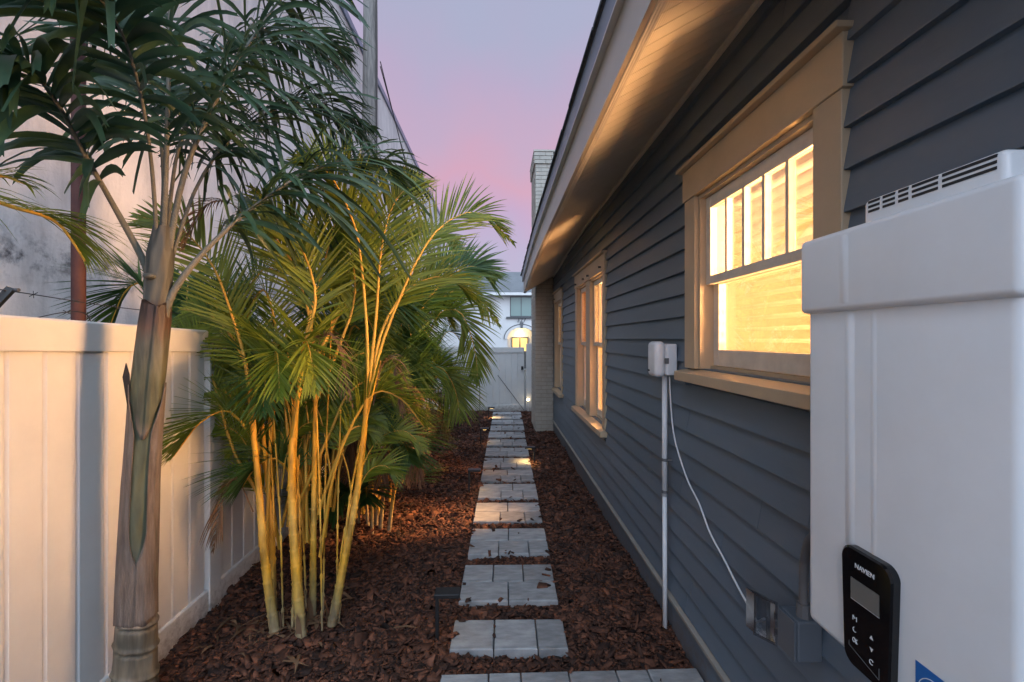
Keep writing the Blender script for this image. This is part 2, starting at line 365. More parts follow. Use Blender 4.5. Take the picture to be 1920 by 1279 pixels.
for i, (y0, y1) in enumerate(SLABS):
    if i == 0: lab = 'short single-row stepping stone of three grey pavers in the mulch'
    elif i == len(SLABS)-1: lab = 'last grey stepping stone, right against the white gate'
    else: lab = '%s stepping stone counted from the wide paver row, two rows of grey pavers' % ordinal[i-1]
    slab(lab, path_x(y0)+random.uniform(-.006, .006), y0, y1, layouts[i] if i < len(layouts) else [random.choice([T2, T3, A_]), random.choice([T3, B_, C_])], .0)

# ------------------------------------------------------------------ bark chips (nobody could count them)
def chips():
    V = []; P = []
    def pts(n, y0, y1):
        return np.column_stack([RNG.uniform(-1.68, .95, n), RNG.uniform(y0, y1, n)])
    C = np.vstack([pts(46000, 1.3, 4.2), pts(28000, 4.2, 7.2), pts(16000, 7.2, 10.05)])
    keep = np.ones(len(C), bool); edge = np.zeros(len(C), bool)
    for x0, y0, x1, y1 in chip_holes:
        sx = .0166*(C[:, 1]-y0) if y0 > 2.2 else 0
        m_ = RNG.choice([.004, .01, .02, .05], len(C), p=[.80, .14, .05, .01]); on = (C[:, 0] > x0+sx) & (C[:, 0] < x1+sx) & (C[:, 1] > y0) & (C[:, 1] < y1); edge |= on
        inside = (C[:, 0] > x0+sx+m_) & (C[:, 0] < x1+sx-m_) & (C[:, 1] > y0+m_) & (C[:, 1] < y1-m_)
        keep &= ~(on & (RNG.random(len(C)) > .10)); keep &= ~(inside & (RNG.random(len(C)) > .02))
    C = C[keep]; edge = edge[keep]; n = len(C)
    far = np.clip((C[:, 1]-2)/6, 0, 1)
    Ln = RNG.lognormal(-3.66, .58, n)*(1+.25*far); Ln = np.clip(Ln, .012, .105); Wd = Ln*RNG.uniform(.28, .7, n); Th = RNG.uniform(.003, .009, n)
    shape = np.array([[-.5, -.5, -.5], [.5, -.42, -.5], [.46, .5, -.5], [-.38, .44, -.5], [-.45, -.38, .5], [.40, -.5, .5], [.5, .36, .5], [-.5, .5, .5]])
    S = shape[None]+RNG.uniform(-.20, .20, (n, 8, 3))
    S = S*np.stack([Ln, Wd, Th], 1)[:, None, :]
    yaw = RNG.uniform(0, 2*math.pi, n); pit = RNG.normal(0, .28, n); rol = RNG.normal(0, .35, n)
    cy, sy, cp, sp, cr_, sr = np.cos(yaw), np.sin(yaw), np.cos(pit), np.sin(pit), np.cos(rol), np.sin(rol)
    R = np.empty((n, 3, 3))
    R[:, 0] = np.stack([cy*cp, cy*sp*sr-sy*cr_, cy*sp*cr_+sy*sr], 1); R[:, 1] = np.stack([sy*cp, sy*sp*sr+cy*cr_, sy*sp*cr_-cy*sr], 1); R[:, 2] = np.stack([-sp, cp*sr, cp*cr_], 1)
    W = np.einsum('nij,nkj->nki', R, S)
    x, y = C[:, 0], C[:, 1]
    bz = .012*np.sin(x*3.1+y*1.7)+.010*np.sin(x*7.3-y*4.1+1)+.008*np.sin(y*9.7+x*2.2)+.03*np.clip((-.9-x)/.5, 0, 1)
    inpath = (x > path_x(y)-.03) & (x < path_x(y)+.64)
    bz = np.where(inpath, np.minimum(bz, .0), bz)
    z = bz+RNG.random(n)**1.6*.018
    z = np.where(edge, .041, z)
    W += np.stack([x, y, z], 1)[:, None, :]
    Fq = np.array([[0, 3, 2, 1], [4, 5, 6, 7], [0, 1, 5, 4], [1, 2, 6, 5], [2, 3, 7, 6], [3, 0, 4, 7]])
    F = (np.arange(n)*8)[:, None, None]+Fq[None]
    return fastmesh('bark_mulch', W.reshape(-1, 3), F.reshape(-1, 4), M['chip'])
def fastmesh(name, V, F, mats, mi=None, smooth=False):
    me = bpy.data.meshes.new(name); nf, k = F.shape
    me.vertices.add(len(V)); me.vertices.foreach_set('co', np.ascontiguousarray(V, np.float32).ravel())
    me.loops.add(nf*k); me.loops.foreach_set('vertex_index', np.ascontiguousarray(F, np.int32).ravel())
    me.polygons.add(nf); me.polygons.foreach_set('loop_start', np.arange(nf, dtype=np.int32)*k)
    if mi is not None: me.polygons.foreach_set('material_index', np.ascontiguousarray(mi, np.int32))
    if smooth: me.polygons.foreach_set('use_smooth', np.ones(nf, bool))
    for m in (mats if isinstance(mats, (list, tuple)) else [mats]): me.materials.append(m)
    me.update(calc_edges=True); me.validate(); return me
stuff(link('bark_mulch', chips()))
mulch = bpy.data.objects['bark_mulch']; mulch['label'] = 'reddish brown bark chips covering the side yard bed'; mulch['category'] = 'mulch'

# ------------------------------------------------------------------ the house
WX = .955                                   # face of the siding
house = empty('house', (WX, 4.5, 0))
tag(house, 'single-storey blue-grey clapboard house with tan trim and lit windows', 'house')
HY0, HY1 = -1.2, 9.2
OPEN = [dict(y0=1.33, y1=2.15, z0=1.46, z1=2.285, c=.115, sl=.075), dict(y0=4.09, y1=5.45, z0=.80, z1=2.215, c=.10, sl=.075), dict(y0=6.80, y1=7.55, z0=.80, z1=2.20, c=.09, sl=.07)]
# sheathing with real openings
sh = MB(); X0, X1 = WX+.018, WX+.12
ycuts = [HY0]
for o in OPEN:
    sh.box(X0, X1, ycuts[-1], o['y0'], .02, 2.95); sh.box(X0, X1, o['y0'], o['y1'], .02, o['z0']); sh.box(X0, X1, o['y0'], o['y1'], o['z1'], 2.95); ycuts.append(o['y1'])
sh.box(X0, X1, ycuts[-1], HY1, .02, 2.95)
sh.box(X1, 7.5, HY1-.1, HY1, .02, 2.95); sh.box(7.4, 7.5, HY0, HY1-.1, .02, 2.95); sh.box(X1, 7.4, HY0, HY0+.1, .02, 2.95)
wall = sh.build('siding_wall', M['siding'], house)
# clapboards, course by course, cut at the casings
EXP = .117; z = .215
courses = []
k0 = round((1.6-z)/EXP); EXPc = (1.6-z)/k0
bmesh_cache = {}
while z < 2.84:
    z1 = min(z+EXPc, 2.86)
    segs = [(HY0, HY1)]
    for o in OPEN:
        a, b = o['y0']-o['c'], o['y1']+o['c']
        if z1 > o['z0']-.04 and z < o['z1']+.14:
            segs = [s for p in segs for s in ([(p[0], a), (b, p[1])] if p[0] < a and p[1] > b else [p])]
    cut = []
    for a, b in segs:           # butt joints in the long runs
        while b-a > 3.0:
            m_ = a+random.uniform(1.4, min(3.6, b-a-.6)); cut.append((a, m_-.0012)); a = m_+.0012
        cut.append((a, b))
    for a, b in cut:
        h = z1-z
        prof = [(WX+.017, z-.0), (WX-.014, z-.0), (WX-.014, z+.005), (WX+.007, z+h+.004), (WX+.017, z+h+.004)]
        MB().prism_y(prof, a, b).build('siding_board', M['siding'], wall)
    z += EXPc
# water table and skirt
MB().prism_y([(WX-.030, .185), (WX-.030, .200), (WX+.015, .214), (WX+.015, .185)], HY0, HY1).build('base_trim', mat('base trim paint', (.27, .25, .22), .6, var=.1, scale=5), house)
MB().box(WX-.006, WX+.016, HY0, HY1, -.03, .183).build('skirt_board', M['siding'], house)

def window(o, label, head_over=.03, kind='hung'):
    y0, y1, z0, z1, c = o['y0'], o['y1'], o['z0'], o['z1'], o['c']
    f = WX-.020; bk = WX+.0165
    cas = MB()
    cas.box(f, bk, y0-c, y0, z0-.002, z1); cas.box(f, bk, y1, y1+c, z0-.002, z1)
    hh = .15
    cas.box(f-.006, bk, y0-c-.012, y1+c+.012, z1, z1+hh)
    w = cas.build('window', M['trim'], house, bevel=.003); w['label'] = label
    MB().box(f-.035, bk, y0-c-head_over, y1+c+head_over, z1+hh, z1+hh+.018).build('cap', M['trim'], w, bevel=.003)
    MB().prism_y([(f-.045, z0-.065), (f-.045, z0-.02), (WX+.05, z0-.001), (WX+.05, z0-.065)], y0-c-head_over*.8, y1+c+head_over*.8).build('sill', M['trim'], w, bevel=.003)
    # jamb lining
    j = MB(); jx0, jx1 = WX+.0, WX+.125
    j.box(jx0, jx1, y0, y0+.018, z0, z1); j.box(jx0, jx1, y1-.018, y1, z0, z1); j.box(jx0, jx1, y0+.018, y1-.018, z1-.018, z1); j.box(WX+.052, jx1, y0+.018, y1-.018, z0, z0+.014)
    j.build('jamb', M['trim'], w)
    return w
def sash(w, x, y0, y1, z0, z1, st=.045, rail=.045, bot=.06, muntins=0, name='sash'):
    s = MB(); t = .032
    s.box(x, x+t, y0, y0+st, z0, z1); s.box(x, x+t, y1-st, y1, z0, z1); s.box(x+.001, x+t-.001, y0+st, y1-st, z0, z0+bot); s.box(x+.001, x+t-.001, y0+st, y1-st, z1-rail, z1)
    s.build(name, M['sashwhite'], w, bevel=.003)
    iw = y1-y0-2*st
    n = muntins+1
    for k in range(n):
        a = y0+st+iw*k/n; b = y0+st+iw*(k+1)/n
        MB().box(x+.014, x+.018, a+(.005 if k else 0), b-(.005 if k < n-1 else 0), z0+bot, z1-rail).build('pane', M['glass'], w)
        if k < n-1: MB().box(x+.003, x+t-.003, b-.009, b+.009, z0+bot, z1-rail).build('muntin', M['sashwhite'], w, bevel=.002)
# near window: five-light upper sash over one, blinds
o = OPEN[0]
w1 = window(o, 'window with five-light upper sash and open white blinds', .028)
mid = 1.868
sash(w1, WX+.028, o['y0']+.019, o['y1']-.019, mid-.012, o['z1']-.019, .042, .055, .04, 4)
sash(w1, WX+.064, o['y0']+.019, o['y1']-.019, o['z0']+.016, mid+.022, .05, .035, .075, 0)
zz = o['z0']+.085; bslat = MB().add([(-.022, 0, 0), (0, 0, .003), (.022, 0, 0), (-.022, .70, 0), (0, .70, .003), (.022, .70, 0)], [(0, 1, 4, 3), (1, 2, 5, 4)]).mesh('blind_slat', M['blind'])
while zz < o['z1']-.06:
    s = link('blind_slat', bslat, w1, loc=Vector((WX+.152, o['y0']+.06, zz))-wloc(w1)); s.rotation_euler = (0, rad(random.uniform(18, 22)), 0); zz += .049
MB().box(WX+.125, WX+.18, o['y0']+.05, o['y1']-.05, o['z1']-.06, o['z1']+.0).build('blind_headrail', M['blind'], w1)
MB().box(WX+.135, WX+.17, o['y0']+.06, o['y1']-.06, o['z0']+.045, o['z0']+.065).build('blind_rail', M['blind'], w1)
for q in (.2, .62):
    MB().tube([(WX+.152, o['y0']+q, o['z0']+.06), (WX+.152, o['y0']+q, o['z1']-.06)], .0012, 5).build('blind_cord', M['blind'], w1)
# middle window: a pair of hung sashes, brown drape in one
o = OPEN[1]
w2 = window(o, 'tall paired window with brown drape behind one sash', .02)
ym = (4.70, 4.92)
MB().box(WX-.010, WX+.12, ym[0], ym[1], o['z0'], o['z1']).build('mullion', M['trim'], w2, bevel=.003)
for a, b in ((o['y0']+.019, ym[0]-.002), (ym[1]+.002, o['y1']-.019)):
    sash(w2, WX+.030, a, b, 1.53, o['z1']-.019, .04, .05, .04, 2 if a < 4.5 else 0)
    sash(w2, WX+.066, a, b, o['z0']+.016, 1.555, .045, .04, .07, 0)
def drape(name, x, y0, y1, z0, z1, m, w, waves, amp, taper=0, k=70):
    V = []; F = []; rows = 14
    for j in range(rows+1):
        t = j/rows; zz = z0+(z1-z0)*t
        pinch = 1-taper*math.exp(-((t-.42)/.16)**2)
        for i in range(k+1):
            u = i/k; V.append((x+amp*math.sin(u*waves*6.283+1.3*math.sin(u*5)+.4*t)*(.7+.3*math.sin(u*17)), y0+(y1-y0)*(1-(1-u)*pinch), zz))
    F = [(j*(k+1)+i, j*(k+1)+i+1, (j+1)*(k+1)+i+1, (j+1)*(k+1)+i) for j in range(rows) for i in range(k)]
    return MB().add(V, F).build(name, m, w, smooth=True)
drape('curtain', WX+.17, ym[1]-.02, o['y1'], o['z0'], o['z1'], M['curtain_brown'], w2, 6, .022, .35)
drape('curtain', WX+.19, 4.42, ym[0]+.05, o['z0'], o['z1'], M['curtain_pale'], w2, 5, .02, 0)
for yy in (4.12, 4.68, 4.94, 5.43):
    MB().tube([(WX-.05, yy, 2.255), (WX-.018, yy, 2.255)], .010, 8).build('shutter_bolt', M['flex'], w2)
o = OPEN[2]
w3 = window(o, 'narrow lit window beside the painted brick chimney', .02)
sash(w3, WX+.030, o['y0']+.019, o['y1']-.019, 1.51, o['z1']-.019, .04, .05, .04, 0)
sash(w3, WX+.066, o['y0']+.019, o['y1']-.019, o['z0']+.016, 1.535, .045, .04, .07, 0)
drape('curtain', WX+.17, o['y0'], o['y1'], o['z0'], o['z1'], M['curtain_pale'], w3, 6, .02, 0)
MB().tube([(WX-.05, 7.5, 2.26), (WX-.018, 7.5, 2.26)], .010, 8).build('shutter_bolt', M['flex'], w3)

# rooms behind the windows, with extra lamps added to light fence, palms and soffit
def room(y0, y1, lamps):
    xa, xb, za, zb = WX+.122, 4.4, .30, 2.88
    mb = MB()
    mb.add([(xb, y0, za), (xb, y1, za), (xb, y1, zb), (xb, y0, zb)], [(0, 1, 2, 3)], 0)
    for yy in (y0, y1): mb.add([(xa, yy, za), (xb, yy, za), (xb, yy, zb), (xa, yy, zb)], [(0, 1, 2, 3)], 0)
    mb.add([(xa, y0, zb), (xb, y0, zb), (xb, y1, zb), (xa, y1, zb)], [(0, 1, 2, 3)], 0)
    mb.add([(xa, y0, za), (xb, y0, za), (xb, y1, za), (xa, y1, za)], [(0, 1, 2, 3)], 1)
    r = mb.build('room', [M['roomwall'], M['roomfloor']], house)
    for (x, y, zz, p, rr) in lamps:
        d = bpy.data.lights.new('room_and_fill_lamp', 'POINT'); d.energy = p; d.shadow_soft_size = rr; d.color = (1.0, .53, .215)
        l = bpy.data.objects.new('room_and_fill_lamp', d); COL.objects.link(l); l.parent = house; l.location = Vector((x, y, zz))-wloc(house)
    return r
r1 = room(.1, 5.62-2.0, [(2.0, 1.30, 1.90, 390, .30), (2.2, 2.0, 2.40, 270, .30), (2.25, 1.66, 2.10, 300, .30), (2.35, 1.40, .50, 380, .40), (1.85, 1.35, .50, 800, .36)])  # low pair added for the soffit, another to soften the trunk's shadow
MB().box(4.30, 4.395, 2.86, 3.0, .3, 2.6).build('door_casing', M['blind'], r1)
r2 = room(3.66, 6.2, [(2.1, 4.4, 1.70, 480, .15), (2.3, 4.6, 2.40, 300, .15), (1.75, 4.2, .5, 230, .36)])  # low lamp added for the soffit glow, middle one for the palms
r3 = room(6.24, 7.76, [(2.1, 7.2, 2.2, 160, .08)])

# eaves: sloped ribbed soffit, fascia, drip metal, shingle edge
EY0, EY1 = -1.2, 7.78
def sag(y): return -.16*max(0, (y-4.6)/3.2)**1.5
SX0, SZ0, SX1, SZ1 = .445, 2.557, WX-.008, 2.842
sof = MB().prism_y([(SX0-.01, SZ0+.035), (SX1+.03, SZ1+.05), (SX1+.03, SZ1+.07), (SX0-.01, SZ0+.055)], EY0, EY1, dz=sag).build('soffit', M['fascia'], house)
PW = .24; y = EY0
while y < EY1-.02:
    mb = MB(); y1 = min(y+PW, EY1)
    n = 3
    for k in range(n):
        a = y+(y1-y)*k/n+.003; b = y+(y1-y)*(k+1)/n-.003
        A = [(SX0, a, SZ0+sag(a)), (SX1, a, SZ1+sag(a)), (SX1, b, SZ1+sag(b)), (SX0, b, SZ0+sag(b))]
        up = [(p[0]-.006, p[1], p[2]+.012) for p in A]
        gp = [(p[0]-.003, p[1]+(-.003 if i < 2 else .003), p[2]+.006) for i, p in enumerate(A)]
        mb.add(A+gp, [(0, 1, 2, 3), (0, 4, 5, 1), (2, 6, 7, 3), (1, 5, 6, 2), (3, 7, 4, 0)])
    mb.build('soffit_panel', M['soffit'], sof); y = y1
MB().prism_y([(SX1-.012, SZ1-.028), (SX1-.012, SZ1-.006), (SX1+.006, SZ1-.004), (SX1+.006, SZ1-.028)], EY0, EY1, dz=sag).build('soffit_channel', M['soffit'], house)
roof = MB().prism_y([(.392, 2.846), (4.2, 4.90), (4.2, 4.95), (.386, 2.862)], EY0-.05, EY1+.02, dz=sag)
roof.prism_y([(4.2, 4.90), (8.0, 2.85), (8.03, 2.87), (4.2, 4.95)], EY0-.05, EY1+.02)
roof = roof.build('roof', M['shingle'], house)
MB().prism_y([(.425, SZ0-.012), (.425, 2.748), (.445, 2.748), (.445, SZ0-.012)], EY0, EY1, dz=sag).build('fascia', M['fascia'], roof)
MB().prism_y([(.445, SZ0-.014), (.445, SZ0+.001), (.472, SZ0+.001), (.472, SZ0-.014)], EY0, EY1, dz=sag).build('fascia_lip', M['soffit'], roof)
MB().prism_y([(.404, 2.750), (.394, 2.844), (.444, 2.844), (.444, 2.750)], EY0, EY1, dz=sag).build('drip_metal', M['gutter'], roof)
MB().prism_y([(.398, 2.741), (.398, 2.749), (.424, 2.749), (.424, 2.741)], EY0, EY1, dz=sag).build('drip_edge', M['dripwhite'], roof)
# gable closing piece at the eave's end
e1 = EY1-.01; s_ = sag(EY1)
MB().add([(.43, e1, SZ0-.01+s_), (WX, e1, SZ1-.01+s_), (WX, e1, SZ1+.3+s_), (.43, e1, 2.80+s_), (.43, e1+.02, SZ0-.01+s_), (WX, e1+.02, SZ1-.01+s_), (WX, e1+.02, SZ1+.3+s_), (.43, e1+.02, 2.80+s_)],
         [(0, 1, 2, 3), (7, 6, 5, 4), (0, 4, 5, 1), (1, 5, 6, 2), (2, 6, 7, 3), (3, 7, 4, 0)]).build('eave_end', M['fascia'], roof)
# shingle butts along the eave
y = EY0
sb = MB()
while y < EY1:
    wd = random.uniform(.28, .33); sb.box(.381+random.uniform(-.004, .003), .40, y, y+wd-.004, 2.852+sag(y), 2.860+random.uniform(.004, .010)+sag(y)); y += wd
stuff(sb.build('shingle_butts', M['shingle'], roof))

# chimney of painted brick
CX0, CX1, CY0, CY1, CZ = .632, .944, 7.82, 8.75, 4.86
ch = MB().box(CX0+.008, CX1, CY0+.008, CY1-.008, -.05, CZ-.02).build('chimney', M['mortar'], house)
bm_ = MB(); z = 0; row = 0; bh = .067
def brickrow(z, x0, y0, x1, y1, off):
    g = .009
    a = x0-(.1 if off else 0)
    while a < x1-.02:
        p, q = max(a, x0), min(a+.2, x1)
        if q-p > .02: bm_.box(p+g/2, q-g/2, y0+RNG.uniform(-.0015, .0015), y0+.03, z, z+bh-g)
        a += .2
    a = y0+.03-(.1 if not off else 0)
    while a < y1-.02:
        p, q = max(a, y0+.031), min(a+.2, y1)
        if q-p > .02: bm_.box(x0+RNG.uniform(-.0015, .0015), x0+.03, p+g/2, q-g/2, z, z+bh-g)
        a += .2
while z < CZ-.24:
    brickrow(z, CX0, CY0, CX1, CY1, row % 2); z += bh; row += 1
zc = z
for k in range(3): brickrow(zc+k*bh, CX0-.022-.002*k, CY0-.022, CX1, CY1+.02, k % 2)
bm_.box(CX0-.03, CX1+.06, CY0-.03, CY1+.03, zc+3*bh, zc+3*bh+.03)
stuff(bm_.build('brick_courses', M['brick'], ch))

# ------------------------------------------------------------------ tankless water heater
def rbox(x0, x1, y0, y1, z0, z1, r, n=5):
    """box with its front (low x) vertical and horizontal edges rounded"""
    mb = MB(); bm = bmesh.new(); bmesh.ops.create_cube(bm, size=1)
    for vv in bm.verts: vv.co = Vector(((x0+x1)/2+vv.co.x*(x1-x0), (y0+y1)/2+vv.co.y*(y1-y0), (z0+z1)/2+vv.co.z*(z1-z0)))
    bmesh.ops.bevel(bm, geom=list(bm.edges), offset=r, segments=n, profile=.5, affect='EDGES')
    bm.verts.ensure_lookup_table(); mb.add([tuple(q.co) for q in bm.verts], [tuple(q.index for q in fc.verts) for fc in bm.faces]); bm.free(); return mb
HF = .68
hw = empty('water_heater', (WX-.02, .775, 1.0)); tag(hw, 'white wall-mounted tankless water heater with black control panel', 'water heater')
body = rbox(HF, WX-.012, .57, .985, .985, 1.70, .016).build('body', M['heater'], hw, smooth=True)
rbox(HF-.012, WX-.015, .562, .993, 1.655, 1.815, .012).build('lid', M['heater'], hw, smooth=True)
vent = rbox(HF+.012, WX-.02, .60, .845, 1.80, 1.862, .010).build('vent_crest', M['heater'], hw, smooth=True)
for (a, b) in ((.612, .690), (.697, .742), (.749, .768), (.775, .800), (.807, .832)):
    for k in range(3):
        zz = 1.836+k*.0085
        MB().box(HF+.0112, HF+.016, a, b, zz, zz+.0045).build('vent_slot', M['slot'], vent)
# pressed vertical ribs on the front
def rib(yc, half, za, zb, xf, d):
    V = []; n = 17
    for zz in (za, za+.004, zb-.004, zb):
        for k in range(n):
            u = -1+2*k/(n-1); V.append((xf+.0006-(0 if zz in (za, zb) else d)*math.exp(-(u*2.1)**2), yc+u*half, zz))
    return MB().add(V, [(r*n+k, r*n+k+1, (r+1)*n+k+1, (r+1)*n+k) for r in range(3) for k in range(n-1)])
rib(.862, .022, 1.2, 1.652, HF, .0028).build('front_rib', M['heater'], hw, smooth=True)
rib(.806, .016, 1.2, 1.652, HF, .0014).build('front_rib', M['heater'], hw, smooth=True)
rib(.862, .022, 1.668, 1.803, HF-.012, .0022).build('lid_rib', M['heater'], hw, smooth=True)
# control panel
def panel_outline(n=6):
    P = []
    ya, yb, za, zb = .772, .884, .985, 1.215; r = .022
    for cy, cz, a0 in ((yb-r, zb-r, 0), (ya+r, zb-r, 90), (ya+r*1.3, za+r*1.3, 180), (yb-r*1.3, za+r*1.3, 270)):
        for k in range(n+1):
            a = rad(a0+90*k/n); P.append((cy+r*math.cos(a), cz+r*math.sin(a)))
    # slight barrel waist
    return [(y-(.006*math.sin((zz-za)/(zb-za)*3.14)) if y < .8 else y+(.006*math.sin((zz-za)/(zb-za)*3.14)), zz) for y, zz in P]
PO = panel_outline(); n = len(PO)
cp = MB().add([(HF+.004, y, zz) for y, zz in PO]+[(HF-.012, y, zz) for y, zz in PO]+[(HF-.015, .828+(y-.828)*.95, 1.1+(zz-1.1)*.97) for y, zz in PO],
              [(i, (i+1) % n, n+(i+1) % n, n+i) for i in range(n)]+[(n+i, n+(i+1) % n, 2*n+(i+1) % n, 2*n+i) for i in range(n)]+[tuple(range(2*n, 3*n)), tuple(range(n-1, -1, -1))]).build('control_panel', M['panelblack'], hw)
PX = HF-.0156
MB().box(PX, PX+.004, .796, .860, 1.118, 1.158).build('display_bezel', M['print'], cp)
MB().box(PX-.0006, PX+.003, .796, .8590, 1.1193, 1.158).build('display', M['screen'], cp)
def text(body, size, loc, name, m, parent, rot=(rad(90), 0, rad(-90)), ext=.0004):
    c = bpy.data.curves.new(name, 'FONT'); c.body = body; c.size = size; c.extrude = ext; c.align_x = 'CENTER'; c.align_y = 'CENTER'
    t = bpy.data.objects.new('tmp', c); COL.objects.link(t); bpy.context.view_layer.update()
    me = bpy.data.meshes.new_from_object(t.evaluated_get(bpy.context.evaluated_depsgraph_get())); bpy.data.objects.remove(t)
    me.materials.clear(); me.materials.append(m)
    o = bpy.data.objects.new(name, me); COL.objects.link(o); o.parent = parent; o.location = Vector(loc)-wloc(parent); o.rotation_euler = rot
    return o
text('NAVIEN', .0125, (PX-.0002, .828, 1.184), 'maker_lettering', M['print'], cp)
def glyph(y, zz, kind):
    mb = MB(); s = .0042; x = PX-.0004
    if kind == 'up': mb.add([(x, y-s, zz-s*.8), (x, y+s, zz-s*.8), (x, y, zz+s)], [(0, 1, 2)])
    elif kind == 'down': mb.add([(x, y-s, zz+s*.8), (x, y+s, zz+s*.8), (x, y, zz-s)], [(0, 1, 2)])
    elif kind == 'm': mb.tube([(x, y+s, zz-s), (x, y+s, zz+s), (x, y, zz), (x, y-s, zz+s), (x, y-s, zz-s)], .0006, 4)
    elif kind == 'ok': 
        mb.tube([(x, y+s*.5+s*.7*math.cos(a), zz+s*math.sin(a)) for a in np.linspace(0, 6.28, 9)], .0006, 4); mb.tube([(x, y-s*.6, zz-s), (x, y-s*.6, zz+s)], .0006, 4); mb.tube([(x, y-s*1.4, zz-s), (x, y-s*.6, zz), (x, y-s*1.4, zz+s)], .0006, 4)
    else: mb.tube([(x, y+s*math.cos(a), zz+s*math.sin(a)) for a in np.linspace(-2.2, 2.6 if kind == 'power' else 1.2, 10)], .0006, 4)
    mb.build('button_symbol', M['print'], cp)
for y, zz, kd in ((.850, 1.085, 'm'), (.850, 1.064, 'back'), (.850, 1.044, 'ok'), (.812, 1.074, 'up'), (.812, 1.052, 'down'), (.812, 1.030, 'power')): glyph(y, zz, kd)
MB().tube([(PX-.0002, .864, 1.036), (PX-.0002, .864, 1.028), (PX-.0002, .796, 1.010), (PX-.0002, .796, 1.030)], .0005, 4).build('button_outline', M['flex'], cp)
stk = MB().add([(HF-.0012, .722, 1.078), (HF-.0012, .722, 1.0), (HF-.0012, .655, 1.0), (HF-.0012, .655, 1.078)], [(0, 1, 2, 3)]).build('sticker', M['sticker'], hw)
MB().tube([(HF-.0016, .689+.028*math.cos(a), 1.037+.028*math.sin(a)) for a in np.linspace(0, 6.283, 25)], .0007, 4).build('sticker_ring', M['print'], stk)

cp.location.y -= .02; cp.location.z -= .006
# ------------------------------------------------------------------ outlet box with open clear cover, flexible conduit
ob = empty('outlet_box', (WX-.01, 1.35, .70)); tag(ob, 'grey weatherproof outlet box with clear cover swung open under the water heater', 'outlet')
rbox(WX-.085, WX-.009, 1.30, 1.385, .655, .775, .006, 2).build('back_box', M['boxgrey'], ob)
MB().box(WX-.093, WX-.086, 1.302, 1.383, .657, .773).build('face_plate', M['boxgrey'], ob, bevel=.002)
cv = MB(); ang = rad(38)
def cvp(u, w, zz):   # u along the opened door away from hinge, w outwards
    hx, hy = WX-.094, 1.392
    return (hx-u*math.cos(ang)*.55-w*math.sin(ang)*.2, hy+u*math.sin(ang)+w*.8, zz)
def cvbox(u0, u1, w0, w1, z0, z1):
    V = [cvp(u, w, zz) for zz in (z0, z1) for u, w in ((u0, w0), (u1, w0), (u1, w1), (u0, w1))]
    return V, [(0, 3, 2, 1), (4, 5, 6, 7), (0, 1, 5, 4), (1, 2, 6, 5), (2, 3, 7, 6), (3, 0, 4, 7)]
for a in ((0, .085, .045, .048, .652, .778), (0, .003, 0, .045, .652, .778), (.082, .085, 0, .045, .652, .778), (.003, .082, 0, .045, .652, .655), (.003, .082, 0, .045, .775, .778), (-.006, .09, -.004, 0, .646, .784)):
    if a[-2] == .646:
        for b in ((-.006, .004), (.080, .090)): cv.add(*cvbox(b[0], b[1], a[2], a[3], a[4], a[5]))
        for b in ((.646, .656), (.774, .784)): cv.add(*cvbox(.004, .080, a[2], a[3], b[0], b[1]))
    else: cv.add(*cvbox(*a))
cv.build('clear_cover', M['clear'], ob)
for zz in (.69, .74): MB().tube([(WX-.095, 1.389, zz-.012), (WX-.095, 1.389, zz+.012)], .005, 8).build('hinge', M['clear'], ob)
fc = empty('flexible_conduit', (WX-.05, 1.33, .775)); tag(fc, 'grey flexible conduit curving from the outlet box up behind the heater', 'conduit')
P = smoothpts([(WX-.048, 1.328, .79), (WX-.048, 1.328, .88), (WX-.05, 1.318, .96), (WX-.056, 1.28, 1.03), (WX-.065, 1.18, 1.10), (WX-.07, 1.02, 1.12), (WX-.07, .97, 1.12)], 60)
MB().tube(P, [.0125+.0008*(i % 2) for i in range(60)], 10).build('tube', M['flex'], fc, smooth=True)
MB().tube([(WX-.048, 1.328, .772), (WX-.048, 1.328, .815)], [.02, .019], 8).build('fitting', M['flex'], fc)

# ------------------------------------------------------------------ white riser with junction box, loose cable
jb = empty('junction_box', (WX-.02, 2.45, 1.41)); tag(jb, 'small white weatherproof junction box on the blue-grey siding', 'junction box')
rbox(WX-.070, WX-.011, 2.375, 2.50, 1.408, 1.575, .010, 3).build('base', M['pvc'], jb, smooth=False)
rbox(WX-.128, WX-.069, 2.385, 2.515, 1.398, 1.588, .024, 4).build('cover', M['pvc'], jb, smooth=True)
MB().box(WX-.082, WX-.058, 2.370, 2.376, 1.47, 1.50).build('latch', M['flex'], jb, bevel=.002)
MB().box(WX-.1295, WX-.128, 2.47, 2.50, 1.425, 1.434).build('maker_mark', M['slot'], jb)
rs = empty('riser_pipe', (WX-.04, 2.47, 0)); tag(rs, 'thin white pvc riser pipe standing against the siding under the junction box', 'pipe')
MB().tube([(WX-.045, 2.47, 1.41), (WX-.045, 2.47, .74)], .0145, 12).build('upper_pipe', M['pvc'], rs, smooth=True)
MB().tube([(WX-.045, 2.47, .76), (WX-.045, 2.465, -.02)], .0125, 12).build('lower_pipe', M['pvc'], rs, smooth=True)
for zz in (.94, .765):
    MB().tube([(WX-.045, 2.47, zz-.008), (WX-.045, 2.47, zz+.008)], .0165, 12).build('clamp', M['flex'], rs)
MB().tube([(WX-.045, 2.455, .94), (WX-.02, 2.43, .945)], .005, 6).build('clamp_screw', M['flex'], rs)
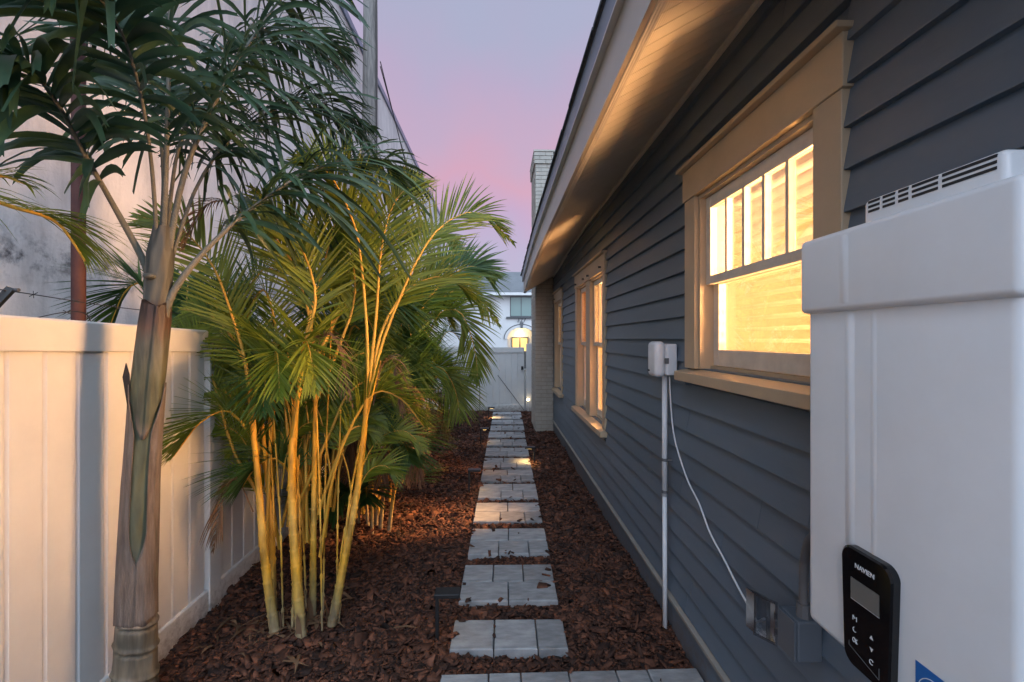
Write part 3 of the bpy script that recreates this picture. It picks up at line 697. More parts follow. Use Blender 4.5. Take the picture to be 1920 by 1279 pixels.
cb = smoothpts([(WX-.03, 2.44, 1.40), (WX-.024, 2.44, 1.27), (WX-.02, 2.415, 1.12), (WX-.018, 2.36, 1.02), (WX-.018, 2.23, .90), (WX-.018, 2.10, .83), (WX-.02, 1.99, .745), (WX-.022, 1.86, .69), (WX-.03, 1.74, .645), (WX-.05, 1.60, .625), (WX-.09, 1.50, .655), (WX-.10, 1.44, .70)], 90)
tag(MB().tube(cb, .0042, 8).build('white_cable', M['pvc'], smooth=True), 'loose white cable hanging across the siding to the outlet box', 'cable')

# ------------------------------------------------------------------ vinyl fence
def ftop(y): return 1.685-.030*(y-1.5)
def planks(parent, pts, z0, ztop, axis):
    pass
fence = empty('vinyl_fence', (-1.70, 4, 0)); tag(fence, 'long white vinyl privacy fence beside the palms, lit warm', 'fence')
PITCH = .1315; ypl = 1.596-PITCH*8
posts = [2.66+2.42*k for k in range(-1, 4)]
yy = ypl; kpl = 0
while yy < 10.0:
    ya, yb = yy, yy+PITCH
    inpost = [p for p in posts if ya < p+.11 and yb > p-.012]
    if inpost:
        p = inpost[0]
        if ya < p-.03: yb = min(yb, p)
        elif yb > p+.14: ya = max(ya, p+.108)
        else: yy += PITCH; continue
    g = .0022; x = FX(ya); t0 = ftop(ya)-.10; 
    # plank with eased edges: V joint between boards
    prof = [(x-.02, ya+.0005), (x-.02, yb-.0005), (x-.010, yb-.0005), (x, yb-.009), (x, ya+.009), (x-.010, ya+.0005)]
    V = [(a, b, .06) for a, b in prof]+[(a, b, t0) for a, b in prof]
    MB().add(V, [(i, (i+1) % 6, 6+(i+1) % 6, 6+i) for i in range(6)]+[(5, 4, 3, 2, 1, 0), (6, 7, 8, 9, 10, 11)]).build('plank', M['vinyl'], fence)
    yy += PITCH
for a, b in zip([-.2]+[p+.11 for p in posts], posts+[10.0]):
    if b-a < .1: continue
    V = []
    for q in (a, b):
        x = FX(q); t = ftop(q); V += [(x+.014, q, t-.124), (x+.014, q, t-.008), (x+.006, q, t), (x-.034, q, t), (x-.034, q, t-.124)]
    MB().add(V, [(i, (i+1) % 5, 5+(i+1) % 5, 5+i) for i in range(5)]+[(4, 3, 2, 1, 0), (5, 6, 7, 8, 9)]).build('top_rail', M['vinyl'], fence, bevel=.004)
    V = []
    for q in (a, b):
        x = FX(q); V += [(x+.014, q, -.04), (x+.014, q, .158), (x+.008, q, .165), (x-.034, q, .165), (x-.034, q, -.04)]
    MB().add(V, [(i, (i+1) % 5, 5+(i+1) % 5, 5+i) for i in range(5)]+[(4, 3, 2, 1, 0), (5, 6, 7, 8, 9)]).build('bottom_rail', M['vinyl'], fence, bevel=.004)
for p in posts:
    x = FX(p); MB().box(x-.085, x+.022, p, p+.108, -.04, ftop(p)-.03).build('post', M['vinyl'], fence, bevel=.004)
# end fence and gate across the path
BY = 10.1
def endpanel(parent, xa, xb, top, n, y=BY):
    w = (xb-xa)/n
    for k in range(n):
        a, b = xa+k*w, xa+(k+1)*w
        prof = [(a+.0005, y+.02), (a+.0005, y+.006), (a+.006, y), (b-.006, y), (b-.0005, y+.006), (b-.0005, y+.02)]
        V = [(p, q, .03) for p, q in prof]+[(p, q, top-.09) for p, q in prof]
        MB().add(V, [(i, (i+1) % 6, 6+(i+1) % 6, 6+i) for i in range(6)]+[(5, 4, 3, 2, 1, 0), (6, 7, 8, 9, 10, 11)]).build('plank', M['vinyl'], parent)
    MB().box(xa, xb, y-.014, y+.034, top-.12, top).build('top_rail', M['vinyl'], parent, bevel=.004)
    MB().box(xa, xb, y-.014, y+.034, .0, .14).build('bottom_rail', M['vinyl'], parent, bevel=.004)
ef = empty('end_fence', (-1.1, BY, 0)); tag(ef, 'short white vinyl fence panel beside the gate at the path end', 'fence')
endpanel(ef, -1.66, -.52, 1.44, 9)
MB().box(-.515, -.43, BY-.03, BY+.06, -.04, 1.47).build('post', M['vinyl'], ef, bevel=.004)
gt = empty('gate', (.07, BY, 0)); tag(gt, 'white vinyl gate with thin diagonal brace across the stepping stone path', 'gate')
endpanel(gt, -.41, .565, 1.42, 7)
MB().tube([(-.02, BY-.018, .80), (.56, BY-.018, .03)], .006, 6).build('brace', M['wire'], gt)
MB().box(.50, .55, BY-.03, BY-.015, .92, 1.0).build('latch', M['black'], gt)
gp = tag(MB().box(.615, .80, BY-.03, BY+.08, -.04, 1.50).build('gate_post', M['vinyl'], bevel=.005), 'wide white gate post between the gate and the brick chimney', 'post')
# made-up globe on a stake, standing in for street light through the gap
sl = empty('gap_light_stand_in', (.645, BY-.12, 0)); tag(sl, 'glowing globe on a thin stake standing in for street light through the gate gap', 'stand-in light')
MB().tube([(.645, BY-.12, -.02), (.645, BY-.12, .24)], .008, 8).build('stake', M['pvc'], sl)
def ball(c, r, name, m, parent, sq=1.0, nu=14, nv=9):
    V = []; F = []
    for j in range(nv+1):
        t = math.pi*j/nv
        for i in range(nu): a = 6.2832*i/nu; V.append((c[0]+r*math.sin(t)*math.cos(a), c[1]+r*math.sin(t)*math.sin(a), c[2]+r*sq*math.cos(t)))
    F = [(j*nu+i, (j+1)*nu+i, (j+1)*nu+(i+1) % nu, j*nu+(i+1) % nu) for j in range(nv) for i in range(nu)]
    return MB().add(V, F).build(name, m, parent, smooth=True)
ball((.645, BY-.12, .27), .032, 'globe', M['bulb'], sl)
MB().tube([(.645, BY-.12, .236), (.645, BY-.12, .246)], .018, 10).build('collar', M['pvc'], sl)

# ------------------------------------------------------------------ path lights
def path_light(x, y, hgt, side, power, label):
    e = empty('path_light', (x, y, 0)); tag(e, label, 'path light', 'black path lights along the stepping stones')
    MB().box(x-.009, x+.009, y-.009, y+.009, -.03, hgt).build('stem', M['black'], e, bevel=.002)
    a, b = (x-.012, x+.12) if side > 0 else (x-.12, x+.012)
    hd = MB().box(a, b, y-.038, y+.038, hgt, hgt+.022).build('head', M['black'], e, bevel=.003)
    c = x+side*.06
    MB().box(c-.03, c+.03, y-.02, y+.02, hgt-.004, hgt-.001).build('lens', M['pathlens'], hd)
    if power:
        d = bpy.data.lights.new('path_lamp', 'SPOT'); d.energy = power; d.spot_size = rad(120); d.spot_blend = .8; d.color = (1, .62, .22); d.shadow_soft_size = .02
        l = bpy.data.objects.new('path_lamp', d); COL.objects.link(l); l.parent = e; l.location = (side*.06, 0, hgt-.02); l.rotation_euler = (0, rad(10)*-side, 0)
    return e
path_light(-.325, 2.42, .245, 1, 0, 'black path light with flat head beside the short single-row stepping stone')
path_light(-.305, 4.72, .235, 1, .25, 'black path light beside the fifth stepping stone from the wide paver row')
path_light(-.27, 6.92, .23, 1, .3, 'black path light beside the ninth stepping stone from the wide paver row')
path_light(.455, 5.83, .20, -1, 2.6, 'black path light on the house side casting a warm pool')
path_light(-.20, 9.10, .22, 1, 2.4, 'black path light close to the white gate')

# ------------------------------------------------------------------ neighbour's stucco building, pipe, pole, barbed wire
nb = empty('neighbour_building', (-3.2, 9, 0)); tag(nb, 'tall stained grey stucco building behind the vinyl fence', 'building')
NX = -3.2; NT = 8.3
MB().box(NX-6, NX, -4, 27, -.06, NT).build('wall', M['concrete'], nb)
MB().box(NX-6, NX+.04, -4.02, 27.03, NT+.002, NT+.16).build('coping', M['gutter'], nb)
rp = empty('rusty_pipe', (-2.2, 2.45, 0)); tag(rp, 'tall rusty red-brown pipe standing behind the vinyl fence', 'pipe')
MB().tube([(-2.2, 2.45, -.06), (-2.2, 2.45, 4.6)], .030, 16).build('tube', M['rust'], rp, smooth=True)
for zz in (1.3, 3.62): MB().tube([(-2.2, 2.45, zz), (-2.2, 2.45, zz+.09)], .038, 16).build('coupling', M['rust'], rp)
up = empty('utility_pole', (-2.62, 9.35, 0)); tag(up, 'weathered grey wooden utility pole rising beyond the palms', 'utility pole')
zs = np.linspace(-.06, 9.6, 30)
MB().tube([(-2.62+.01*math.sin(q), 9.35, q) for q in zs], [.19-.006*q for q in zs], 18).build('pole', M['polewood'], up, smooth=True)
MB().tube([(-2.46, 9.27, 0), (-2.47, 9.27, 9.3)], .012, 6).build('ground_wire', M['wire'], up)
wa = empty('guy_wire', (-2.3, 9.5, 0)); tag(wa, 'thin steel guy wires slanting down beside the utility pole', 'wire')
for k in range(2): MB().tube([(-2.45, 9.5, 7.35-.1*k), (-3.1, 24+2*k, 3.6)], .010, 5).build('strand', M['wire'], wa)
# barbed wire on a raking steel arm
ba = empty('barbed_wire', (-1.95, 1.75, 1.6)); tag(ba, 'rusty barbed wire strands over the fence top on a black raking arm', 'barbed wire')
arm = [(-1.985, 1.68, 1.52), (-1.93, 1.86, 1.80)]
MB().tube(np.array(arm), .017, 4).build('arm', M['black'], ba)
MB().tube([(-1.93-.012, 1.86, 1.795), (-1.93+.03, 1.86, 1.795)], .007, 8).build('bolt', M['flex'], ba)
def strand(pts, n):
    P = smoothpts(pts, n); mb = MB().tube(P, .0022, 5)
    for q in range(2, n-2, 5):
        c = P[q]
        for a in (0, 1.3):
            d = np.array([.016*math.cos(a+q), .004, .016*math.sin(a+q)]); mb.tube([c-d, c+d], .0016, 4)
    mb.build('strand', M['wire'], ba)
strand([(-1.95, .9, 1.80), (-1.95, 1.5, 1.805), (-1.93, 1.86, 1.79), (-1.95, 2.5, 1.76), (-1.95, 3.5, 1.76)], 60)
strand([(-1.96, 1.70, 1.60), (-1.95, 1.88, 1.66), (-1.95, 2.1, 1.72), (-1.95, 2.22, 1.71), (-1.96, 2.26, 1.58)], 24)
strand([(-1.96, 2.4, 1.63), (-1.96, 2.9, 1.61), (-1.96, 3.6, 1.62)], 30)

# ------------------------------------------------------------------ white house across the street
fh = empty('far_house', (1.2, 24, 0)); tag(fh, 'white two-storey house with grey roof and arched entry beyond the gate', 'house')
fy = 24.0
fw = MB()
# front wall around window (x .65..1.62?, z 2.78..3.8) and arch opening
fw.box(-7, .46, fy, fy+.3, -.06, 3.93); fw.box(1.96, 9, fy, fy+.3, -.06, 3.93); fw.box(.46, 1.96, fy, fy+.3, 2.30, 3.93)
ac, ar = 1.21, .75
for k in range(16):
    a0, a1 = math.pi*k/16, math.pi*(k+1)/16
    x0, x1 = ac+ar*math.cos(a0), ac+ar*math.cos(a1); zz0, zz1 = 1.62+.58*math.sin(a0), 1.62+.58*math.sin(a1)
    fw.add([(x0, fy, zz0), (x0, fy, 2.30), (x1, fy, 2.30), (x1, fy, zz1)], [(0, 1, 2, 3)]); fw.add([(x0, fy, zz0), (x1, fy, zz1), (x1, fy+.9, zz1), (x0, fy+.9, zz0)], [(0, 1, 2, 3)])
fw.box(-6.9, 8.9, fy+.9, fy+1.1, -.06, 2.3)
fw.box(-7, 9, fy+8, fy+8.3, -.06, 3.93)
fw.build('wall', M['farwhite'], fh)
MB().add([(-7.4, fy-.4, 3.95), (9.4, fy-.4, 3.95), (8.2, fy+3.2, 5.62), (-6.2, fy+3.2, 5.62), (-7.4, fy+8.7, 3.95), (9.4, fy+8.7, 3.95)], [(0, 1, 2, 3), (3, 2, 5, 4), (0, 3, 4), (1, 5, 2), (0, 4, 5, 1)]).build('roof', M['farroof'], fh)
MB().box(-7.42, 9.42, fy-.46, fy-.41, 3.88, 4.02).build('gutter', M['farwhite'], fh)
wn = MB().box(.60, 1.76, fy-.03, fy-.002, 2.78, 3.84).build('window', M['fartrim'], fh)
for a, b in ((.64, 1.165), (1.205, 1.72)): MB().box(a, b, fy-.036, fy-.031, 2.82, 3.80).build('pane', M['farglass'], wn)
MB().box(.40, 1.95, fy-.10, fy-.002, 2.69, 2.775).build('sill', M['fartrim'], wn)
arc = MB(); pr = []
for k in range(25):
    a = math.pi*k/24; pr.append((a,))
for k in range(24):
    a0, a1 = math.pi*k/24, math.pi*(k+1)/24
    V = []
    for a in (a0, a1):
        for r_, q in ((.76, .59), (.90, .73)): V += [(ac+r_*math.cos(a), fy-.05, 1.62+q*math.sin(a)), (ac+r_*math.cos(a), fy-.002, 1.62+q*math.sin(a))]
    arc.add(V, [(0, 2, 6, 4), (0, 4, 5, 1), (2, 3, 7, 6)])
arc.build('arch_moulding', M['farwhite'], fh)
MB().tube([(ac+.92*math.cos(a), fy-.04, 1.62+.76*math.sin(a)) for a in np.linspace(0, math.pi, 25)], .025, 6).build('arch_edge', M['fartrim'], fh)
MB().add([(ac-.05, fy-.09, 2.17), (ac+.05, fy-.09, 2.17), (ac+.10, fy-.09, 2.48), (ac-.10, fy-.09, 2.48), (ac-.05, fy, 2.17), (ac+.05, fy, 2.17), (ac+.10, fy, 2.48), (ac-.10, fy, 2.48)],
         [(0, 1, 2, 3), (0, 4, 5, 1), (1, 5, 6, 2), (2, 6, 7, 3), (3, 7, 4, 0)]).build('keystone', M['farroof'], fh)
dr = MB().box(.70, 1.62, fy+.86, fy+.895, 0, 1.72).build('door', M['fartrim'], fh)
for a, b in ((.76, 1.12), (1.20, 1.56)): MB().box(a, b, fy+.852, fy+.859, .95, 1.64).build('pane', M['lit'], dr)
MB().box(1.06, 1.26, fy+.5, fy+.7, 1.96, 2.04).build('porch_light', M['bulb'], fh)
pl_d = bpy.data.lights.new('porch_lamp', 'POINT'); pl_d.energy = 5; pl_d.color = (1, .74, .4); pl_d.shadow_soft_size = .1
pl = bpy.data.objects.new('porch_lamp', pl_d); COL.objects.link(pl); pl.parent = fh; pl.location = (-.04, .6, 1.86)
text('327', .33, (1.20, fy-.03, 2.595), 'house_number', M['fartrim'], fh, rot=(rad(90), 0, 0), ext=.01)

# ------------------------------------------------------------------ palms
CA = rad(1.68)
def pt(px, py, Y):
    """the place at depth Y that photograph pixel (px, py) of a 1920-wide survey sighted"""
    cx = (px-960)/853; cz = -(py-636)/853
    dx = math.sin(CA)+math.cos(CA)*cx; dy = math.cos(CA)-math.sin(CA)*cx
    return np.array([dx*Y/dy, Y, 1.6+cz*Y/dy])
def frond_geo(ctrl, r0, L, W, nl, t0, spread=50, lift=.25, droop=.35, nseg=5, blunt=False, twist=0., plumose=0., seed=0, jitter=.07, rach=14, hint=None, wj=.15):
    rg = np.random.default_rng(seed)
    P = smoothpts(ctrl, 48); n = len(P)
    T = np.gradient(P, axis=0); T /= np.linalg.norm(T, axis=1)[:, None]
    t = np.linspace(t0, .995, nl); side = np.ones(2*nl); side[1::2] = -1; t = np.repeat(t, 2)+rg.normal(0, .004, 2*nl); t = np.clip(t, t0, .999)
    idx = t*(n-1); i0 = np.clip(idx.astype(int), 0, n-2); fr = (idx-i0)[:, None]
    B = P[i0]*(1-fr)+P[i0+1]*fr; TT = T[i0]*(1-fr)+T[i0+1]*fr; TT /= np.linalg.norm(TT, axis=1)[:, None]
    up = np.array([0, 0, 1.]); S = np.cross(TT, up if hint is None else np.asarray(hint, float)); sl_ = np.linalg.norm(S, axis=1)[:, None]; hz = np.array([math.cos(twist), math.sin(twist), 0])
    S = np.where(sl_ > .25, S/(sl_+1e-6), np.cross(TT, np.array([hz[1], -hz[0], 0]))+1e-6); S /= np.linalg.norm(S, axis=1)[:, None]
    NN = np.cross(S, TT); NN = np.where(NN[:, 2:3] < 0, -NN, NN)
    if twist:
        c, s = math.cos(twist), math.sin(twist); S, NN = S*c+NN*s, NN*c-S*s
    u_ = (t-t0)/(1-t0)
    prof = np.clip(np.sin(np.clip(.18+u_*.86, 0, 1)*math.pi)**.7, .12, 1)
    Ls = L*prof*rg.uniform(1-jitter*1.5, 1+jitter, 2*nl)
    ang = np.radians(spread)*(1-.55*u_)+rg.normal(0, jitter*.6, 2*nl)
    el = lift+rg.normal(0, jitter, 2*nl)+plumose*rg.normal(0, 1, 2*nl)
    D = S*(side*np.sin(ang)*np.cos(el))[:, None]+TT*(np.cos(ang))[:, None]+NN*(np.sin(el))[:, None]
    D /= np.linalg.norm(D, axis=1)[:, None]
    u = np.linspace(0, 1, nseg+1)
    drp = droop*rg.uniform(.55, 1.45, 2*nl)
    wp = np.array([.35, .85, 1, .92, .78, .55]) if blunt else np.array([.45, 1, .95, .72, .42, .04])
    wp = np.interp(u, np.linspace(0, 1, 6), wp)
    C = B[:, None, :]+Ls[:, None, None]*(D[:, None, :]*u[None, :, None]+np.array([0, 0, -1.])[None, None, :]*(drp[:, None]*u[None, :]**2.1)[:, :, None])
    dC = np.gradient(C, axis=1); dC /= np.linalg.norm(dC, axis=2)[:, :, None]+1e-9
    Wd = np.cross(dC, NN[:, None, :]+rg.normal(0, wj, (2*nl, 1, 3))); Wd /= np.linalg.norm(Wd, axis=2)[:, :, None]+1e-9
    nrm = np.cross(Wd, dC)
    wv = (W*rg.uniform(.75, 1.2, 2*nl))[:, None, None]*wp[None, :, None]*.5
    Lf = C+Wd*wv+nrm*wv*.30; Rt = C-Wd*wv+nrm*wv*.30
    if blunt:
        Lf[:, -1] += dC[:, -1]*rg.uniform(-.03, .03, (2*nl, 1)); Rt[:, -1] += dC[:, -1]*rg.uniform(-.03, .03, (2*nl, 1)); C[:, -1] -= dC[:, -1]*rg.uniform(.0, .03, (2*nl, 1))
    V = np.stack([Lf, C, Rt], 2)           # (n, nseg+1, 3, 3)
    k = 3*(nseg+1)
    base = []
    for q in range(nseg):
        a = q*3; base += [[a, a+3, a+4, a+1], [a+1, a+4, a+5, a+2]]
    F = (np.arange(2*nl)*k)[:, None, None]+np.array(base)[None]
    rr = np.linspace(r0, r0*.28, rach); Pr = P[np.linspace(0, n-1, rach).astype(int)]
    return V.reshape(2*nl, k, 3), F.reshape(-1, 4), np.array(base), Pr, rr
def rachis_arrays(Pr, rr, n=6):
    mb = MB().tube(Pr, rr, n, cap=False); return np.array(mb.v), np.array(mb.f)
def frond(parent, ctrl, mats, name='frond', **kw):
    V, F, base, Pr, rr = frond_geo(ctrl, **kw)
    V = V.reshape(-1, 3); rv, rf = rachis_arrays(Pr, rr)
    VV = np.vstack([V, rv]); FF = np.vstack([F, rf+len(V)]); mi = np.r_[np.zeros(len(F), int), np.ones(len(rf), int)]
    return link(name, fastmesh(name, VV, FF, mats, mi, True), parent)

# --- tall palm with grey trunk
fp = empty('palm_tree', (-1.49, 1.90, 0)); tag(fp, 'tall dark-leaved palm with thick ringed grey trunk before the vinyl fence', 'palm tree')
def trunk_c(z): return np.array([float(np.interp(z, [0, .2, .6, 1.025, 1.4, 1.68, 1.85, 2.1], [-1.487, -1.481, -1.474, -1.458, -1.432, -1.402, -1.388, -1.372])), 1.90, z])
def trunk_r(z): return float(np.interp(z, [-.05, .1, .31, .6, 1.07, 1.45, 1.67, 1.75, 1.85, 1.95, 2.1], [.086, .080, .072, .064, .054, .050, .047, .043, .047, .046, .022]))
V = []; nn = 36; zs = np.r_[np.linspace(-.05, .54, 120), np.linspace(.55, 2.06, 110)]
rings = [.04, .14, .245, .357, .455]
for z in zs:
    c = trunk_c(z)
    for i in range(nn):
        a = 6.2832*i/nn; zt = z+.02*math.sin(a+1.0)     # scars run slightly aslant
        r = trunk_r(z)
        for q in rings:
            d = zt-q; r += .006*math.exp(-(d/.009)**2)-.010*math.exp(-((d+.014)/.005)**2) if z < .54 else 0
        r += .0018*math.sin(a*5+z*9)+.0012*math.sin(a*9-z*31)
        V.append((c[0]+r*math.cos(a), c[1]+r*math.sin(a), z))
F = [(j*nn+i, j*nn+(i+1) % nn, (j+1)*nn+(i+1) % nn, (j+1)*nn+i) for j in range(len(zs)-1) for i in range(nn)]
MB().add(V, F).build('trunk', M['trunk'], fp, smooth=True)
def sheath(name, z0, z1, cut, m, extra=.006, flare=0., n=64, rows=46, vcut=0.):
    """shell wrapped round the trunk; cut(z) gives the half-width (radians) of the slit towards the path"""
    a_c = rad(-58); V = []
    for j in range(rows+1):
        for layer in (0, 1):
            for i in range(n+1):
                a0 = a_c+6.2832*i/n; zb = z0-vcut*max(0, math.cos(a0-a_c))**5
                z = zb+(z1-zb)*j/rows; h = cut(z); c = trunk_c(z)
                r = trunk_r(z)+extra+flare*(j/rows)**3
                a = a_c+h+(6.2832-2*h)*i/n
                rr = r-(.004 if layer else 0)+.002*math.sin(a*4+z*6)+.0012*math.sin(a*11+z*3)
                lip = .004*math.exp(-min(i, n-i)*.55) if h > .02 else 0
                V.append((c[0]+(rr+lip)*math.cos(a), c[1]+(rr+lip)*math.sin(a), z+.012*math.sin(a*3+1)*(1 if j in (0, rows) else 0)))
    w = n+1; F = []
    for j in range(rows):
        for i in range(n):
            p = j*2*w+i; q = (j+1)*2*w+i
            F += [(p, p+1, q+1, q), (p+w, q+w, q+w+1, p+w+1)]
        for i in (0, n): p = j*2*w+i; q = (j+1)*2*w+i; F.append((p, q, q+w, p+w))
    for j in (0, rows):
        for i in range(n): p = j*2*w+i; F.append((p, p+w, p+w+1, p+1))
    return MB().add(V, F).build(name, m, fp, smooth=True)
sheath('leaf_sheath', .46, 1.41, lambda z: .004 if z < .72 else (.42*min(1, (z-.72)/.10)**.6 if z < 1.22 else .42+(z-1.22)*3.6), M['sheath'], .0045, .008)
sheath('leaf_sheath', 1.36, 1.747, lambda z: .003, M['greensheath'], .008, -.003, vcut=.15)
# torn sheath edge standing off
MB().add([(q[0]-.045, q[1]+.16, q[2]-.01) for q in [(-1.425, 1.70, 1.30), (-1.405, 1.685, 1.22), (-1.447, 1.69, 1.46), (-1.42, 1.69, 1.47), (-1.442, 1.70, 1.515), (-1.428, 1.70, 1.30), (-1.408, 1.69, 1.22), (-1.449, 1.697, 1.46), (-1.424, 1.697, 1.47), (-1.444, 1.706, 1.515)]],
         [(1, 0, 2, 3), (3, 2, 4), (6, 8, 7, 5), (8, 9, 7), (0, 5, 7, 2), (1, 3, 8, 6), (0, 1, 6, 5), (2, 7, 9, 4), (3, 4, 9, 8)]).build('torn_sheath', mat('dark torn husk', (.035, .024, .018), .85), fp)
ball(tuple(trunk_c(1.80)+np.array([.005, -.05, .05])), .022, 'leaf_scar', M['trunk'], fp, .6)
def fpt(px, py, Y): return pt(px, py, Y*1.086)
FOX = [
    ([fpt(294, 575, 1.75), fpt(274, 500, 1.74), fpt(228, 412, 1.70), fpt(165, 300, 1.60), fpt(105, 190, 1.48), fpt(30, 110, 1.36), fpt(-70, 130, 1.22)], dict(t0=.44, nl=46, L=.40, W=.034, seed=1, twist=.2)),
    ([fpt(298, 585, 1.75), fpt(304, 490, 1.75), fpt(312, 300, 1.75), fpt(318, 60, 1.76), fpt(318, -160, 1.74), fpt(290, -380, 1.62)], dict(t0=.42, nl=60, L=.44, W=.024, seed=2)),
    ([fpt(300, 580, 1.75), fpt(313, 490, 1.75), fpt(345, 330, 1.80), fpt(402, 195, 1.86), fpt(475, 70, 1.98), fpt(560, -30, 2.14), fpt(680, -60, 2.35)], dict(t0=.40, nl=84, L=.50, W=.022, seed=3)),
    ([fpt(298, 620, 1.75), fpt(325, 548, 1.76), fpt(385, 470, 1.82), fpt(480, 385, 1.94), fpt(590, 318, 2.14), fpt(700, 300, 2.42), fpt(790, 350, 2.70)], dict(t0=.42, nl=120, L=.46, W=.021, seed=4)),
    ([fpt(297, 580, 1.76), fpt(300, 480, 1.77), fpt(305, 300, 1.82), fpt(270, 110, 1.95), fpt(190, 10, 2.10), fpt(80, -10, 2.25)], dict(t0=.45, nl=70, L=.46, W=.024, seed=5)),
    ([fpt(300, 580, 1.76), fpt(310, 480, 1.79), fpt(340, 260, 1.92), fpt(420, 110, 2.16), fpt(540, 60, 2.50), fpt(660, 110, 2.85)], dict(t0=.42, nl=104, L=.52, W=.021, seed=6)),
    ([fpt(300, 590, 1.76), fpt(318, 500, 1.78), fpt(380, 330, 1.95), fpt(470, 230, 2.2), fpt(590, 190, 2.5), fpt(700, 240, 2.8)], dict(t0=.42, nl=84, L=.48, W=.022, seed=9)),
    ([fpt(297, 580, 1.75), fpt(296, 480, 1.75), fpt(280, 270, 1.64), fpt(240, 90, 1.50), fpt(170, -20, 1.36), fpt(70, -60, 1.2)], dict(t0=.48, nl=40, L=.38, W=.030, seed=8)),
]
nlf = 0
for k, (ctrl, kw) in enumerate(FOX):
    V, F, base, Pr, rr = frond_geo(ctrl, r0=.021, spread=60, lift=.05, droop=.55, blunt=True, plumose=.45, nseg=6, jitter=.2, wj=.35, rach=30, **kw)
    rr = (.0135 if k < 4 else .009)*np.interp(np.linspace(0, 1, 30), [0, .16, .4, 1], [1.9, 1.05, .75, .15])
    fr_ = MB().tube(Pr, rr, 10).build('frond', M['petiole'], fp, smooth=True)
    for q in range(len(V)):
        if nlf < 290 and k in (0, 2, 3, 1):
            c = V[q][1].copy(); o = link('leaflet', fastmesh('leaflet', V[q]-c, base, M['foxleaf'], None, True), fr_, loc=Vector(c)-wloc(fr_)); nlf += 1
        else:
            if q == 0 or 'rest' not in dir(): rest = []
            rest.append(V[q])
    if not (k in (0, 2, 3, 1)) or True:
        if 'rest' in dir() and rest:
            R_ = np.array(rest); kk = R_.shape[1]
            FF = (np.arange(len(R_))*kk)[:, None, None]+base[None]
            stuff(link('leaflets', fastmesh('leaflets', R_.reshape(-1, 3), FF.reshape(-1, 4), M['foxleaf'], None, True), fr_)); rest = []

# --- golden cane (areca) palms
def cane(parent, pts, r0, r1, n=40, node=.085, mat_='cane'):
    P = smoothpts(pts, n); s = np.r_[0, np.cumsum(np.linalg.norm(np.diff(P, axis=0), axis=1))]
    Q = []; R = []
    for d in np.linspace(0, s[-1], int(s[-1]/.0085)+2):
        Q.append([np.interp(d, s, P[:, i]) for i in range(3)]); t = d/s[-1]
        r = r0+(r1-r0)*t; ph = (d % node)/node
        if d < .62*s[-1]: r += .0036*math.exp(-((ph-.5)/.06)**2)-.0030*math.exp(-((ph-.62)/.05)**2)
        R.append(r)
    o = MB().tube(Q, R, 12).build('cane', M[mat_], parent, smooth=True); return o
ar = empty('areca_palm', (-1.15, 2.55, 0)); tag(ar, 'clump of golden-caned areca palm glowing warm next to the vinyl fence', 'palm clump')
AM = [M['arecaleaf'], M['arecarachis']]; AD = [M['arecadark'], M['arecarachis']]; AB = [M['dryleaf'], M['dryleaf']]
canesA = [
    ([pt(517, 1196, 2.44), pt(497, 1050, 2.45), pt(484, 900, 2.46), pt(472, 780, 2.48)], .026, .012),
    ([pt(566, 1200, 2.42), pt(554, 1050, 2.44), pt(547, 900, 2.46), pt(552, 790, 2.50), pt(568, 680, 2.52)], .029, .012),
    ([pt(622, 1172, 2.50), pt(648, 1040, 2.52), pt(670, 920, 2.55), pt(684, 800, 2.58), pt(690, 700, 2.60)], .025, .012),
    ([pt(586, 1165, 2.60), pt(588, 1000, 2.60), pt(590, 860, 2.60), pt(592, 720, 2.60)], .021, .010),
    ([pt(513, 1150, 2.62), pt(508, 1000, 2.62), pt(500, 880, 2.62), pt(488, 760, 2.62)], .017, .009),
]
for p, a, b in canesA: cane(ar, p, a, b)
rg = np.random.default_rng(3)
for k in range(11):      # young thin shoots
    x = rg.uniform(505, 650); y = rg.uniform(1130, 1195); Y = 853*1.6/(y-636)*.985
    lean = (x-575)*.5+rg.normal(0, 26); h = rg.uniform(260, 560)
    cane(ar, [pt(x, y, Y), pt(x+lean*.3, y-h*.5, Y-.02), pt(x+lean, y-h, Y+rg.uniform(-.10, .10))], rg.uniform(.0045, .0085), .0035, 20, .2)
D = dict(r0=.0105, L=.38, W=.013, nl=52, t0=.34, spread=48, lift=.38, droop=.12)
